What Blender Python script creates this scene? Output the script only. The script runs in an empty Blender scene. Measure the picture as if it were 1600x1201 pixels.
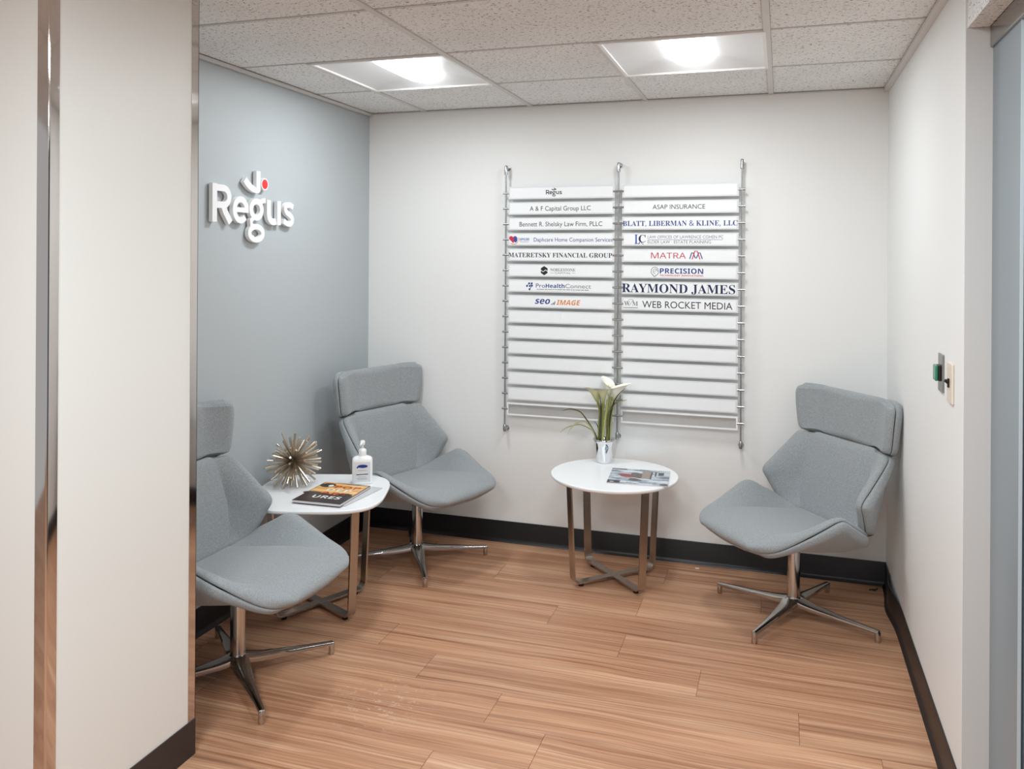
import bpy, bmesh, math, random
from mathutils import Vector, Matrix, Quaternion

random.seed(7)
PI = math.pi
SC = bpy.context.scene
COL = SC.collection

# ------------------------------------------------------------------ camera
F_PX = 1307.8
cam = bpy.data.cameras.new('camera')
cam.sensor_width = 36.0
cam.sensor_fit = 'HORIZONTAL'
cam.lens = F_PX / 1600 * 36.0
cam.shift_y = -(600.5 - 398.5) / 1600
cam.clip_start = 0.05
camo = bpy.data.objects.new('camera', cam)
COL.objects.link(camo)
camo.matrix_world = (Matrix.Translation((2.2203, -4.2574, 1.5317)) @ Matrix.Rotation(0.3113, 4, 'Z')
                     @ Matrix.Rotation(PI / 2, 4, 'X') @ Matrix.Rotation(0.0061, 4, 'Z'))
SC.camera = camo

# ------------------------------------------------------------------ world, exposure
world = bpy.data.worlds.new('world')
SC.world = world
world.use_nodes = True
world.node_tree.nodes['Background'].inputs[0].default_value = (0.96, 0.98, 1.0, 1)
world.node_tree.nodes['Background'].inputs[1].default_value = 0.5
SC.view_settings.view_transform = 'Standard'
SC.view_settings.look = 'None'
SC.view_settings.gamma = 1.0
SC.view_settings.use_curve_mapping = False
SC.view_settings.exposure = 0.05

# ------------------------------------------------------------------ measures (metres)
H = 2.322          # ceiling
W = 2.694          # right wall
M = 0.6096         # ceiling module
XA = 0.3389
RW = 0.5881
TZ = 0.500         # table tops
SPLASH = (0.93, -1.66)


def area(name, loc, sx, sy, power, col=(1, 0.97, 0.93), rot=(0, 0, 0)):
    l = bpy.data.lights.new(name, 'AREA')
    l.shape = 'RECTANGLE'
    l.size, l.size_y, l.energy, l.color = sx, sy, power, col
    o = bpy.data.objects.new(name, l)
    o.location = loc
    o.rotation_euler = rot
    COL.objects.link(o)
    return o


# lamps of the corridor ceiling, behind and beside the camera
WARM = (0.875, 0.955, 1.0)
area('corridor_lamp', (2.05, -2.75, H - 0.02), 0.55, 0.55, 24, WARM)
area('corridor_lamp', (1.15, -3.9, H - 0.02), 0.55, 0.55, 35, WARM)
area('corridor_lamp', (2.2, -5.2, H - 0.02), 0.55, 0.55, 30, WARM)


# ------------------------------------------------------------------ materials
def lin(c):
    return tuple(((x / 255) / 12.92 if x / 255 <= 0.04045 else ((x / 255 + 0.055) / 1.055) ** 2.4) for x in c)


def mat(name, rgb, rough=0.5, metal=0.0, spec=0.5, emit=None, srgb=True, bump=None, sheen=0.0, coat=0.0):
    m = bpy.data.materials.new(name)
    m.use_nodes = True
    nt = m.node_tree
    b = nt.nodes['Principled BSDF']
    c = lin(rgb) if srgb else rgb
    b.inputs['Base Color'].default_value = (*c, 1)
    b.inputs['Roughness'].default_value = rough
    b.inputs['Metallic'].default_value = metal
    b.inputs['Specular IOR Level'].default_value = spec
    if sheen:
        b.inputs['Sheen Weight'].default_value = sheen
        b.inputs['Sheen Roughness'].default_value = 0.5
    if coat:
        b.inputs['Coat Weight'].default_value = coat
        b.inputs['Coat Roughness'].default_value = 0.1
    if emit:
        b.inputs['Emission Color'].default_value = (*emit[0], 1)
        b.inputs['Emission Strength'].default_value = emit[1]
    if bump:
        scale, strength, dist = bump
        tc = nt.nodes.new('ShaderNodeTexCoord')
        n = nt.nodes.new('ShaderNodeTexNoise')
        n.inputs['Scale'].default_value = scale
        n.inputs['Detail'].default_value = 3
        bp = nt.nodes.new('ShaderNodeBump')
        bp.inputs['Strength'].default_value = strength
        bp.inputs['Distance'].default_value = dist
        nt.links.new(tc.outputs['Object'], n.inputs['Vector'])
        nt.links.new(n.outputs['Fac'], bp.inputs['Height'])
        nt.links.new(bp.outputs['Normal'], b.inputs['Normal'])
    return m


def mixcol(nt, fac, a, b_):
    n = nt.nodes.new('ShaderNodeMix')
    n.data_type = 'RGBA'
    for sock, v in ((n.inputs['Factor'], fac), (n.inputs['A'], a), (n.inputs['B'], b_)):
        if hasattr(v, 'is_linked'):
            nt.links.new(v, sock)
        elif isinstance(v, (int, float)):
            sock.default_value = v
        else:
            sock.default_value = (*v, 1)
    return n.outputs['Result']


def ramp(nt, src, stops, interp='LINEAR'):
    r = nt.nodes.new('ShaderNodeValToRGB')
    r.color_ramp.interpolation = interp
    els = r.color_ramp.elements
    while len(els) < len(stops):
        els.new(0.5)
    for e, (p_, c) in zip(els, stops):
        e.position = p_
        e.color = (*c, 1) if len(c) == 3 else c
    nt.links.new(src, r.inputs['Fac'])
    return r.outputs['Color']


def noise(nt, vec, scale, detail=3, rough=0.5):
    n = nt.nodes.new('ShaderNodeTexNoise')
    n.inputs['Scale'].default_value = scale
    n.inputs['Detail'].default_value = detail
    n.inputs['Roughness'].default_value = rough
    nt.links.new(vec, n.inputs['Vector'])
    return n.outputs['Fac']


def mapping(nt, vec, scale=(1, 1, 1), loc=(0, 0, 0)):
    m = nt.nodes.new('ShaderNodeMapping')
    m.inputs['Scale'].default_value = scale
    m.inputs['Location'].default_value = loc
    nt.links.new(vec, m.inputs['Vector'])
    return m.outputs['Vector']


M_WHITE = mat('white_wall_paint', (238, 238, 236), 0.55, bump=(350, 0.05, 0.001))
M_GREYWALL = mat('grey_wall_paint', (184, 190, 193), 0.5, bump=(350, 0.05, 0.001))
M_COLUMN = mat('white_laminate', (238, 238, 233), 0.38, bump=(300, 0.02, 0.001))
M_BASE = mat('black_vinyl', (22, 21, 25), 0.38)
M_BASE_LIT = mat('light_browned_vinyl', (50, 41, 42), 0.45)  # black vinyl on the pier, the light's brown cast put into its colour
M_CHROME = mat('chrome', (214, 208, 204), 0.07, 1.0)
M_ALU = mat('polished_aluminium', (196, 193, 190), 0.12, 1.0)
M_NICKEL = mat('brushed_nickel', (186, 178, 170), 0.27, 1.0)
M_STEEL = mat('satin_steel', (178, 180, 182), 0.25, 1.0)
M_TABLE = mat('white_laminate_top', (246, 247, 248), 0.25)
M_RUBBER = mat('black_rubber', (20, 20, 20), 0.6)
M_PLATE = mat('white_sign_plate', (243, 245, 246), 0.3)
M_PLEDGE = mat('sign_plate_rim', (222, 224, 225), 0.3)
M_BLACK = mat('black_ink', (28, 28, 32), 0.5)
M_GREYINK = mat('grey_ink', (120, 122, 128), 0.5)
M_NAVY = mat('navy_ink', (30, 50, 132), 0.5)
M_DKNAVY = mat('dark_navy_ink', (18, 28, 76), 0.5)
M_BLUE = mat('blue_ink', (44, 80, 160), 0.5)
M_RED = mat('red_ink', (200, 44, 66), 0.5)
M_ORANGE = mat('orange_ink', (226, 132, 52), 0.5)
M_LETTER = mat('white_letter_acrylic', (248, 248, 248), 0.35)
M_REDDOT = mat('red_acrylic', (236, 50, 56), 0.35)
M_TBAR = mat('ceiling_grid_metal', (214, 211, 207), 0.5)
M_PAN = mat('white_lamp_pan', (228, 230, 231), 0.35)
M_LAMPFRAME = mat('white_lamp_frame', (244, 244, 244), 0.4)
M_DIFF = mat('lamp_diffuser', (250, 250, 250), 0.5, emit=((0.97, 0.99, 1.0), 9.0))
M_WHITEPL = mat('white_plastic', (246, 247, 247), 0.3)
M_LABELPL = mat('pale_label', (222, 224, 226), 0.4)
M_CHAMP = mat('champagne_metal', (200, 188, 172), 0.32, 1.0)
M_SILVER = mat('polished_silver', (226, 228, 230), 0.06, 1.0)
M_PAPER = mat('paper_edges', (214, 206, 206), 0.7)
M_ALMOND = mat('almond_plastic', (226, 212, 196), 0.4)
M_GREYMETAL = mat('grey_metal_plate', (150, 150, 148), 0.35, 0.8)
M_GREENBTN = mat('green_button', (46, 130, 100), 0.25)
M_BLACKPL = mat('black_plastic', (14, 14, 15), 0.35)
M_FRAMEGREY = mat('blue_grey_metal', (132, 143, 150), 0.30)
M_JAMB = mat('warm_grey_paint', (206, 203, 200), 0.5)
M_HEADER = mat('brushed_steel_header', (150, 148, 146), 0.18, 1.0)
M_SEAL = mat('pale_glass_edge', (196, 206, 210), 0.3)
M_BEYOND = mat('blue_grey_room_paint', (120, 136, 150), 0.6)
M_SOIL = mat('dark_filler', (30, 26, 22), 0.8)
M_SEATPLATE = mat('black_steel', (24, 24, 25), 0.4)


def fabric_material():
    m = mat('grey_wool', (150, 155, 157), 0.9, spec=0.15, sheen=0.25)
    nt = m.node_tree
    b = nt.nodes['Principled BSDF']
    tc = nt.nodes.new('ShaderNodeTexCoord')
    v = tc.outputs['Object']
    n1 = noise(nt, mapping(nt, v, (260, 260, 620)), 1.0, 2)
    n2 = noise(nt, mapping(nt, v, (520, 520, 160)), 1.0, 2)
    n3 = noise(nt, v, 7.0, 3)
    add = nt.nodes.new('ShaderNodeMath')
    nt.links.new(n1, add.inputs[0])
    nt.links.new(n2, add.inputs[1])
    c1 = ramp(nt, add.outputs[0], [(0.35, lin((121, 125, 127))), (0.65, lin((174, 178, 180)))])
    hlf = nt.nodes.new('ShaderNodeMath')
    hlf.operation = 'MULTIPLY'
    hlf.inputs[1].default_value = 0.5
    nt.links.new(add.outputs[0], hlf.inputs[0])
    r = [n for n in nt.nodes if n.type == 'VALTORGB'][0]
    nt.links.new(hlf.outputs[0], r.inputs['Fac'])
    n3m = nt.nodes.new('ShaderNodeMath')
    n3m.operation = 'MULTIPLY'
    n3m.inputs[1].default_value = 0.6
    nt.links.new(n3, n3m.inputs[0])
    c2 = mixcol(nt, n3m.outputs[0], c1, lin((150, 154, 156)))
    nt.links.new(c2, b.inputs['Base Color'])
    bp = nt.nodes.new('ShaderNodeBump')
    bp.inputs['Strength'].default_value = 0.35
    bp.inputs['Distance'].default_value = 0.0012
    nt.links.new(add.outputs[0], bp.inputs['Height'])
    nt.links.new(bp.outputs['Normal'], b.inputs['Normal'])
    return m


M_FABRIC = fabric_material()


def tile_material():
    m = mat('mineral_ceiling_tile', (190, 182, 176), 0.9, spec=0.1)
    nt = m.node_tree
    b = nt.nodes['Principled BSDF']
    tc = nt.nodes.new('ShaderNodeTexCoord')
    v = tc.outputs['Object']
    specks = noise(nt, mapping(nt, v, (70, 110, 110)), 1.0, 4, 0.65)
    small = noise(nt, mapping(nt, v, (190, 190, 190), (3, 7, 0)), 1.0, 2)
    wide = noise(nt, v, 3.0, 2)
    basec = ramp(nt, wide, [(0.3, lin((236, 237, 236))), (0.7, lin((244, 245, 244)))])
    f1 = ramp(nt, specks, [(0.36, (1, 1, 1)), (0.42, (0, 0, 0))])
    f2 = ramp(nt, small, [(0.34, (0.8, 0.8, 0.8)), (0.42, (0, 0, 0))])
    c1 = mixcol(nt, f2, basec, lin((190, 186, 181)))
    c2 = mixcol(nt, f1, c1, lin((130, 123, 117)))
    nt.links.new(c2, b.inputs['Base Color'])
    return m


M_TILE = tile_material()


def wood_material():
    m = mat('striped_wood_plank', (196, 142, 108), 0.36, spec=0.4)
    nt = m.node_tree
    b = nt.nodes['Principled BSDF']
    at = nt.nodes.new('ShaderNodeAttribute')
    at.attribute_name = 'plank'
    tc = nt.nodes.new('ShaderNodeTexCoord')
    sep = nt.nodes.new('ShaderNodeVectorMath')
    sep.operation = 'MULTIPLY_ADD'
    nt.links.new(at.outputs['Color'], sep.inputs[0])
    sep.inputs[1].default_value = (37.0, 19.0, 23.0)
    nt.links.new(tc.outputs['Object'], sep.inputs[2])
    v = sep.outputs['Vector']
    # slow wander of the grain across the plank
    wander = noise(nt, mapping(nt, v, (1.6, 2.0, 1)), 1.0, 2)
    wm = nt.nodes.new('ShaderNodeMath')
    wm.operation = 'MULTIPLY_ADD'
    wm.inputs[1].default_value = 0.05
    wm.inputs[2].default_value = -0.025
    nt.links.new(wander, wm.inputs[0])
    comb = nt.nodes.new('ShaderNodeCombineXYZ')
    nt.links.new(wm.outputs[0], comb.inputs['Y'])
    va = nt.nodes.new('ShaderNodeVectorMath')
    va.operation = 'ADD'
    nt.links.new(v, va.inputs[0])
    nt.links.new(comb.outputs[0], va.inputs[1])
    g1 = noise(nt, mapping(nt, va.outputs[0], (0.75, 36, 1)), 1.0, 3, 0.6)
    g2 = noise(nt, mapping(nt, va.outputs[0], (1.8, 130, 1), (5, 2, 0)), 1.0, 2, 0.5)
    g3 = noise(nt, mapping(nt, va.outputs[0], (0.7, 13, 1), (1, 8, 0)), 1.0, 2, 0.5)
    c1 = ramp(nt, g1, [(0.30, lin((112, 70, 46))), (0.41, lin((164, 112, 80))), (0.50, lin((200, 152, 118))), (0.58, lin((184, 132, 100))),
                       (0.68, lin((228, 190, 158)))])
    c2 = ramp(nt, g2, [(0.37, lin((122, 78, 54))), (0.50, lin((196, 146, 112))), (0.62, lin((222, 178, 146)))])
    c3 = ramp(nt, g3, [(0.36, lin((146, 96, 68))), (0.5, lin((194, 144, 110))), (0.64, lin((226, 184, 150)))])
    mix1 = mixcol(nt, 0.40, c1, c2)
    mix2 = mixcol(nt, 0.30, mix1, c3)
    tone = nt.nodes.new('ShaderNodeHueSaturation')
    sepc = nt.nodes.new('ShaderNodeSeparateColor')
    nt.links.new(at.outputs['Color'], sepc.inputs[0])
    vm = nt.nodes.new('ShaderNodeMath')
    vm.operation = 'MULTIPLY_ADD'
    vm.inputs[1].default_value = 0.10
    vm.inputs[2].default_value = 0.95
    nt.links.new(sepc.outputs[0], vm.inputs[0])
    nt.links.new(vm.outputs[0], tone.inputs['Value'])
    nt.links.new(mix2, tone.inputs['Color'])
    # pale dried splash marks near the front chair
    sp = noise(nt, mapping(nt, tc.outputs['Object'], (22, 40, 1)), 1.0, 4, 0.62)
    spm = ramp(nt, sp, [(0.57, (0, 0, 0)), (0.61, (1, 1, 1)), (0.64, (0.1, 0.1, 0.1))])
    dist = nt.nodes.new('ShaderNodeVectorMath')
    dist.operation = 'DISTANCE'
    nt.links.new(mapping(nt, tc.outputs['Object'], (1.0, 1.0, 0.0)), dist.inputs[0])
    dist.inputs[1].default_value = (SPLASH[0], SPLASH[1], 0.0)
    fall = nt.nodes.new('ShaderNodeMapRange')
    fall.inputs['From Min'].default_value = 0.06
    fall.inputs['From Max'].default_value = 0.24
    fall.inputs['To Min'].default_value = 0.55
    fall.inputs['To Max'].default_value = 0.0
    nt.links.new(dist.outputs['Value'], fall.inputs['Value'])
    mul = nt.nodes.new('ShaderNodeMath')
    mul.operation = 'MULTIPLY'
    nt.links.new(spm, mul.inputs[0])
    nt.links.new(fall.outputs[0], mul.inputs[1])
    fin = mixcol(nt, mul.outputs[0], tone.outputs['Color'], lin((226, 204, 188)))
    nt.links.new(fin, b.inputs['Base Color'])
    rr = ramp(nt, g1, [(0.3, (0.36,) * 3), (0.7, (0.46,) * 3)])
    nt.links.new(rr, b.inputs['Roughness'])
    bp = nt.nodes.new('ShaderNodeBump')
    bp.inputs['Strength'].default_value = 0.12
    bp.inputs['Distance'].default_value = 0.001
    nt.links.new(g2, bp.inputs['Height'])
    nt.links.new(bp.outputs['Normal'], b.inputs['Normal'])
    return m


M_WOOD = wood_material()
M_SEAM = mat('plank_seam', (120, 78, 54), 0.7)


def glass_material(name, tint, refl=0.12):
    m = bpy.data.materials.new(name)
    m.use_nodes = True
    nt = m.node_tree
    nt.nodes.remove(nt.nodes['Principled BSDF'])
    out = [n for n in nt.nodes if n.type == 'OUTPUT_MATERIAL'][0]
    tr = nt.nodes.new('ShaderNodeBsdfTransparent')
    tr.inputs[0].default_value = (*tint, 1)
    gl = nt.nodes.new('ShaderNodeBsdfGlossy')
    gl.inputs['Roughness'].default_value = 0.02
    lw = nt.nodes.new('ShaderNodeLayerWeight')
    lw.inputs[0].default_value = 0.3
    mx = nt.nodes.new('ShaderNodeMixShader')
    ma = nt.nodes.new('ShaderNodeMath')
    ma.operation = 'MULTIPLY_ADD'
    ma.inputs[1].default_value = 0.6
    ma.inputs[2].default_value = refl * 0.3
    nt.links.new(lw.outputs['Fresnel'], ma.inputs[0])
    nt.links.new(ma.outputs[0], mx.inputs[0])
    nt.links.new(tr.outputs[0], mx.inputs[1])
    nt.links.new(gl.outputs[0], mx.inputs[2])
    nt.links.new(mx.outputs[0], out.inputs[0])
    return m


M_GLASS = glass_material('door_glass', (0.55, 0.62, 0.68))
M_ACRYLIC = glass_material('clear_acrylic', (0.95, 0.95, 0.95), 0.05)


def gradient_material(name, lo, hi, z0, z1, rough=0.5, vein=0.0):
    """colour that runs along the thing's own height (petal and stem colour)"""
    m = mat(name, lo, rough)
    nt = m.node_tree
    b = nt.nodes['Principled BSDF']
    tc = nt.nodes.new('ShaderNodeTexCoord')
    sx = nt.nodes.new('ShaderNodeSeparateXYZ')
    nt.links.new(tc.outputs['Object'], sx.inputs[0])
    mr = nt.nodes.new('ShaderNodeMapRange')
    mr.inputs['From Min'].default_value = z0
    mr.inputs['From Max'].default_value = z1
    nt.links.new(sx.outputs['Z'], mr.inputs['Value'])
    c = mixcol(nt, mr.outputs[0], lin(lo), lin(hi))
    nt.links.new(c, b.inputs['Base Color'])
    b.inputs['Subsurface Weight'].default_value = 0.0
    return m


M_STEM = mat('green_stem', (132, 138, 70), 0.45)
M_STEM2 = mat('pale_green_stem', (172, 174, 112), 0.45)
M_LEAF = mat('olive_leaf', (104, 106, 62), 0.5)
M_LEAF_PALE = mat('pale_leaf', (190, 190, 142), 0.5)
M_LEAF_DARK = mat('dark_leaf', (66, 62, 52), 0.5)
M_PETAL_G = gradient_material('green_cream_petal', (150, 156, 84), (214, 214, 170), 0.0, 0.06)
M_PETAL_W = gradient_material('white_petal', (176, 182, 116), (246, 245, 232), 0.0, 0.05)
M_SPADIX = mat('yellow_spadix', (232, 206, 96), 0.7)

# ------------------------------------------------------------------ object helpers


def tag(o, label, cat, group=None):
    o['label'] = label
    o['category'] = cat
    if group:
        o['group'] = group
    return o


def thing(name, label, cat, loc=(0, 0, 0), rz=0.0, group=None):
    o = bpy.data.objects.new(name, None)
    o.empty_display_size = 0.05
    COL.objects.link(o)
    o.location = loc
    o.rotation_euler = (0, 0, rz)
    return tag(o, label, cat, group)


def obj(name, bm, m, parent=None, smooth=None, loc=None, rot=None):
    me = bpy.data.meshes.new(name)
    bmesh.ops.recalc_face_normals(bm, faces=bm.faces[:])
    bm.to_mesh(me)
    bm.free()
    for mm in (m if isinstance(m, (list, tuple)) else [m]):
        me.materials.append(mm)
    if smooth is not None:
        for p_ in me.polygons:
            p_.use_smooth = True
        if smooth < 180:
            me.set_sharp_from_angle(angle=math.radians(smooth))
    o = bpy.data.objects.new(name, me)
    COL.objects.link(o)
    if parent is not None:
        o.parent = parent
    if loc is not None:
        o.location = loc
    if rot is not None:
        o.rotation_euler = rot
    return o


def struct(name, bm, m, smooth=None):
    o = obj(name, bm, m, None, smooth)
    o['kind'] = 'structure'
    return o


def dup(root, loc, rz, label, group=None):
    r = root.copy()
    COL.objects.link(r)
    r.location = loc
    r.rotation_euler = (0, 0, rz)
    r['label'] = label
    if group:
        r['group'] = group
    for ch in list(root.children):
        c = ch.copy()
        COL.objects.link(c)
        c.parent = r
        for g in list(ch.children):
            d = g.copy()
            COL.objects.link(d)
            d.parent = c
    return r


def B():
    return bmesh.new()


def box(bm, x0, y0, z0, x1, y1, z1, bev=0.0, seg=2, mi=0):
    vs = [bm.verts.new(c) for c in ((x0, y0, z0), (x1, y0, z0), (x1, y1, z0), (x0, y1, z0),
                                    (x0, y0, z1), (x1, y0, z1), (x1, y1, z1), (x0, y1, z1))]
    fs = [bm.faces.new([vs[i] for i in q]) for q in ((3, 2, 1, 0), (4, 5, 6, 7), (0, 1, 5, 4), (1, 2, 6, 5), (2, 3, 7, 6), (3, 0, 4, 7))]
    for f in fs:
        f.material_index = mi
    if bev > 0:
        es = list({e for f in fs for e in f.edges})
        r = bmesh.ops.bevel(bm, geom=es, offset=bev, segments=seg, affect='EDGES', profile=0.5)
        for f in r['faces']:
            f.material_index = mi
    return bm


def tube(bm, pts, r, n=12, cap=True, close=False):
    """round tube through pts; r a number or one per point"""
    pts = [Vector(p_) for p_ in pts]
    rs = r if isinstance(r, (list, tuple)) else [r] * len(pts)
    rings = []
    ref = None
    for i, p_ in enumerate(pts):
        t = (pts[min(i + 1, len(pts) - 1)] - pts[max(i - 1, 0)]).normalized()
        if ref is None:
            ref = Vector((0, 0, 1)) if abs(t.z) < 0.9 else Vector((1, 0, 0))
        a = t.cross(ref).normalized()
        b = a.cross(t).normalized()
        ref = b
        rings.append([bm.verts.new(p_ + (a * math.cos(2 * PI * k / n) + b * math.sin(2 * PI * k / n)) * rs[i]) for k in range(n)])
    for i in range(len(rings) - 1):
        for k in range(n):
            bm.faces.new((rings[i][k], rings[i][(k + 1) % n], rings[i + 1][(k + 1) % n], rings[i + 1][k]))
    if cap:
        bm.faces.new(rings[0][::-1])
        bm.faces.new(rings[-1])
    return bm


def lathe(bm, prof, n=32, cap0=True, cap1=True, c=(0, 0)):
    rings = [[bm.verts.new((c[0] + r * math.cos(2 * PI * k / n), c[1] + r * math.sin(2 * PI * k / n), z)) for k in range(n)] for r, z in prof]
    for i in range(len(rings) - 1):
        for k in range(n):
            bm.faces.new((rings[i][k], rings[i][(k + 1) % n], rings[i + 1][(k + 1) % n], rings[i + 1][k]))
    if cap0:
        bm.faces.new(rings[0][::-1])
    if cap1:
        bm.faces.new(rings[-1])
    return bm


def loft(bm, rings, cap0=True, cap1=True, closed=True):
    rr = [[bm.verts.new(p_) for p_ in ring] for ring in rings]
    n = len(rr[0])
    for i in range(len(rr) - 1):
        for k in range(n if closed else n - 1):
            bm.faces.new((rr[i][k], rr[i][(k + 1) % n], rr[i + 1][(k + 1) % n], rr[i + 1][k]))
    if cap0:
        bm.faces.new(rr[0][::-1])
    if cap1:
        bm.faces.new(rr[-1])
    return rr


def prism(bm, poly, z0, z1, mi=0):
    """extrude a flat outline (x, y) between two heights"""
    a = [bm.verts.new((x, y, z0)) for x, y in poly]
    b = [bm.verts.new((x, y, z1)) for x, y in poly]
    n = len(poly)
    fs = [bm.faces.new(a[::-1]), bm.faces.new(b)]
    for k in range(n):
        fs.append(bm.faces.new((a[k], a[(k + 1) % n], b[(k + 1) % n], b[k])))
    for f in fs:
        f.material_index = mi
    return fs


def ribbon(bm, pts, w, z0, z1, closed=False):
    """a stroke of width w along a flat path, extruded z0..z1"""
    n = len(pts)
    L, R = [], []
    for i in range(n):
        if closed:
            p0, p1 = Vector(pts[(i - 1) % n]), Vector(pts[(i + 1) % n])
        else:
            p0, p1 = Vector(pts[max(i - 1, 0)]), Vector(pts[min(i + 1, n - 1)])
        t = (p1 - p0).normalized()
        nr = Vector((-t.y, t.x))
        ww = (w[i] if isinstance(w, (list, tuple)) else w) / 2
        L.append(Vector(pts[i]) + nr * ww)
        R.append(Vector(pts[i]) - nr * ww)
    v = [[bm.verts.new((p_.x, p_.y, z)) for p_ in side] for side in (L, R) for z in (z0, z1)]
    L0, L1, R0, R1 = v
    m = n if closed else n - 1
    for i in range(m):
        j = (i + 1) % n
        bm.faces.new((L1[i], R1[i], R1[j], L1[j]))
        bm.faces.new((L0[j], R0[j], R0[i], L0[i]))
        bm.faces.new((L0[i], L1[i], L1[j], L0[j]))
        bm.faces.new((R0[j], R1[j], R1[i], R0[i]))
    if not closed:
        bm.faces.new((L0[0], R0[0], R1[0], L1[0]))
        bm.faces.new((L0[-1], L1[-1], R1[-1], R0[-1]))


def arc(cx, cy, rx, ry, a0, a1, n=24):
    return [(cx + rx * math.cos(math.radians(a0 + (a1 - a0) * i / n)), cy + ry * math.sin(math.radians(a0 + (a1 - a0) * i / n))) for i in range(n + 1)]


def catmull(P, n):
    """n+1 evenly spaced samples of a Catmull-Rom curve through P (lists of floats)"""
    out = []
    segs = len(P) - 1
    for i in range(n + 1):
        t = i / n * segs
        k = min(int(t), segs - 1)
        f = t - k
        p0, p1, p2, p3 = P[max(k - 1, 0)], P[k], P[k + 1], P[min(k + 2, segs)]
        out.append([0.5 * (2 * b + (c - a) * f + (2 * a - 5 * b + 4 * c - d) * f * f + (3 * b - a - 3 * c + d) * f ** 3)
                    for a, b, c, d in zip(p0, p1, p2, p3)])
    return out


# fonts: Blender's own (the math font carries a bold serif and a bold sans)
FONTS = {}
try:
    _fp = bpy.utils.system_resource('DATAFILES', path='fonts')
    FONTS['math'] = bpy.data.fonts.load(_fp + '/NotoSansMath-Regular.woff2')
    FONTS['inter'] = bpy.data.fonts.load(_fp + '/Inter.woff2')
except Exception:
    pass


def shift_text(s, up, low):
    return ''.join(chr(up + ord(c) - 65) if 'A' <= c <= 'Z' else chr(low + ord(c) - 97) if 'a' <= c <= 'z' else c for c in s)


def text_mesh(s, style='plain', fit=None, cap=None, depth=0.0, shear=0.0):
    """text as a bmesh in the XY plane, its box centred on 0, scaled to width and/or cap height"""
    cu = bpy.data.curves.new('lettering', 'FONT')
    font = None
    if style in ('serif', 'sansbold') and 'math' in FONTS:
        font = FONTS['math']
        s = shift_text(s, 0x1D400, 0x1D41A) if style == 'serif' else shift_text(s, 0x1D5D4, 0x1D5EE)
    elif style in ('inter', 'thin') and 'inter' in FONTS:
        font = FONTS['inter']
    elif style == 'noto' and 'math' in FONTS:
        font = FONTS['math']
    if font:
        cu.font = font
    cu.body = s
    cu.resolution_u = 3
    cu.extrude = depth / 2
    cu.shear = shear
    o = bpy.data.objects.new('lettering', cu)
    COL.objects.link(o)
    dg = bpy.context.evaluated_depsgraph_get()
    me = bpy.data.meshes.new_from_object(o.evaluated_get(dg))
    bm = B()
    bm.from_mesh(me)
    bpy.data.objects.remove(o)
    bpy.data.curves.remove(cu)
    bpy.data.meshes.remove(me)
    xs = [v.co.x for v in bm.verts]
    ys = [v.co.y for v in bm.verts]
    x0, x1, y0, y1 = min(xs), max(xs), min(ys), max(ys)
    sx = sy = 1.0
    if fit:
        sx = fit / (x1 - x0)
        sy = sx
    if cap:
        sy = cap / (y1 - max(y0, 0.0)) if y0 < 0 else cap / (y1 - y0)
        if not fit:
            sx = sy
    for v in bm.verts:
        v.co.x = (v.co.x - (x0 + x1) / 2) * sx
        v.co.y = (v.co.y - max(y0, 0.0)) * sy - (cap or (y1 * sy)) / 2
    return bm


# ------------------------------------------------------------------ setting: shell
bm = B()
box(bm, -0.15, 0, 0, W + 0.15, 0.12, H + 0.2)
struct('wall_back', bm, M_WHITE)
bm = B()
box(bm, -0.12, -2.11, 0, 0, 0, H + 0.2)
struct('wall_left', bm, M_GREYWALL)
bm = B()
box(bm, W, -1.711, 0, W + 0.12, 0, H + 0.2)
struct('wall_right', bm, M_WHITE)
# white pier on the left: its flank faces the nook opening
CX, CY0, CY1 = 0.516, -2.659, -2.112
bm = B()
box(bm, -1.5, CY0, 0, CX, CY1, H + 0.2)
struct('wall_front', bm, M_COLUMN)
# stainless corner trims of the pier
bm = B()
TW = 0.030
nose = [(CX + 0.002 - 0.005 + 0.005 * math.cos(q), CY0 - 0.002 + 0.005 - 0.005 * math.sin(q)) for q in [PI / 2 * i / 6 for i in range(7)]]
prism(bm, [(CX + 0.0002, CY0 + TW), (CX + 0.002, CY0 + TW)] + nose + [(CX - TW * 1.15, CY0 - 0.002), (CX - TW * 1.15, CY0 - 0.0002), (CX + 0.0002, CY0 - 0.0002)], 0, H)
struct('trim_1', bm, M_CHROME, 40)
bm = B()
box(bm, CX, CY1 - 0.030, 0.109, CX + 0.002, CY1 + 0.002, H)
box(bm, CX - 0.03, CY1, 0.109, CX + 0.002, CY1 + 0.002, H)
struct('trim_2', bm, M_CHROME)

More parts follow.
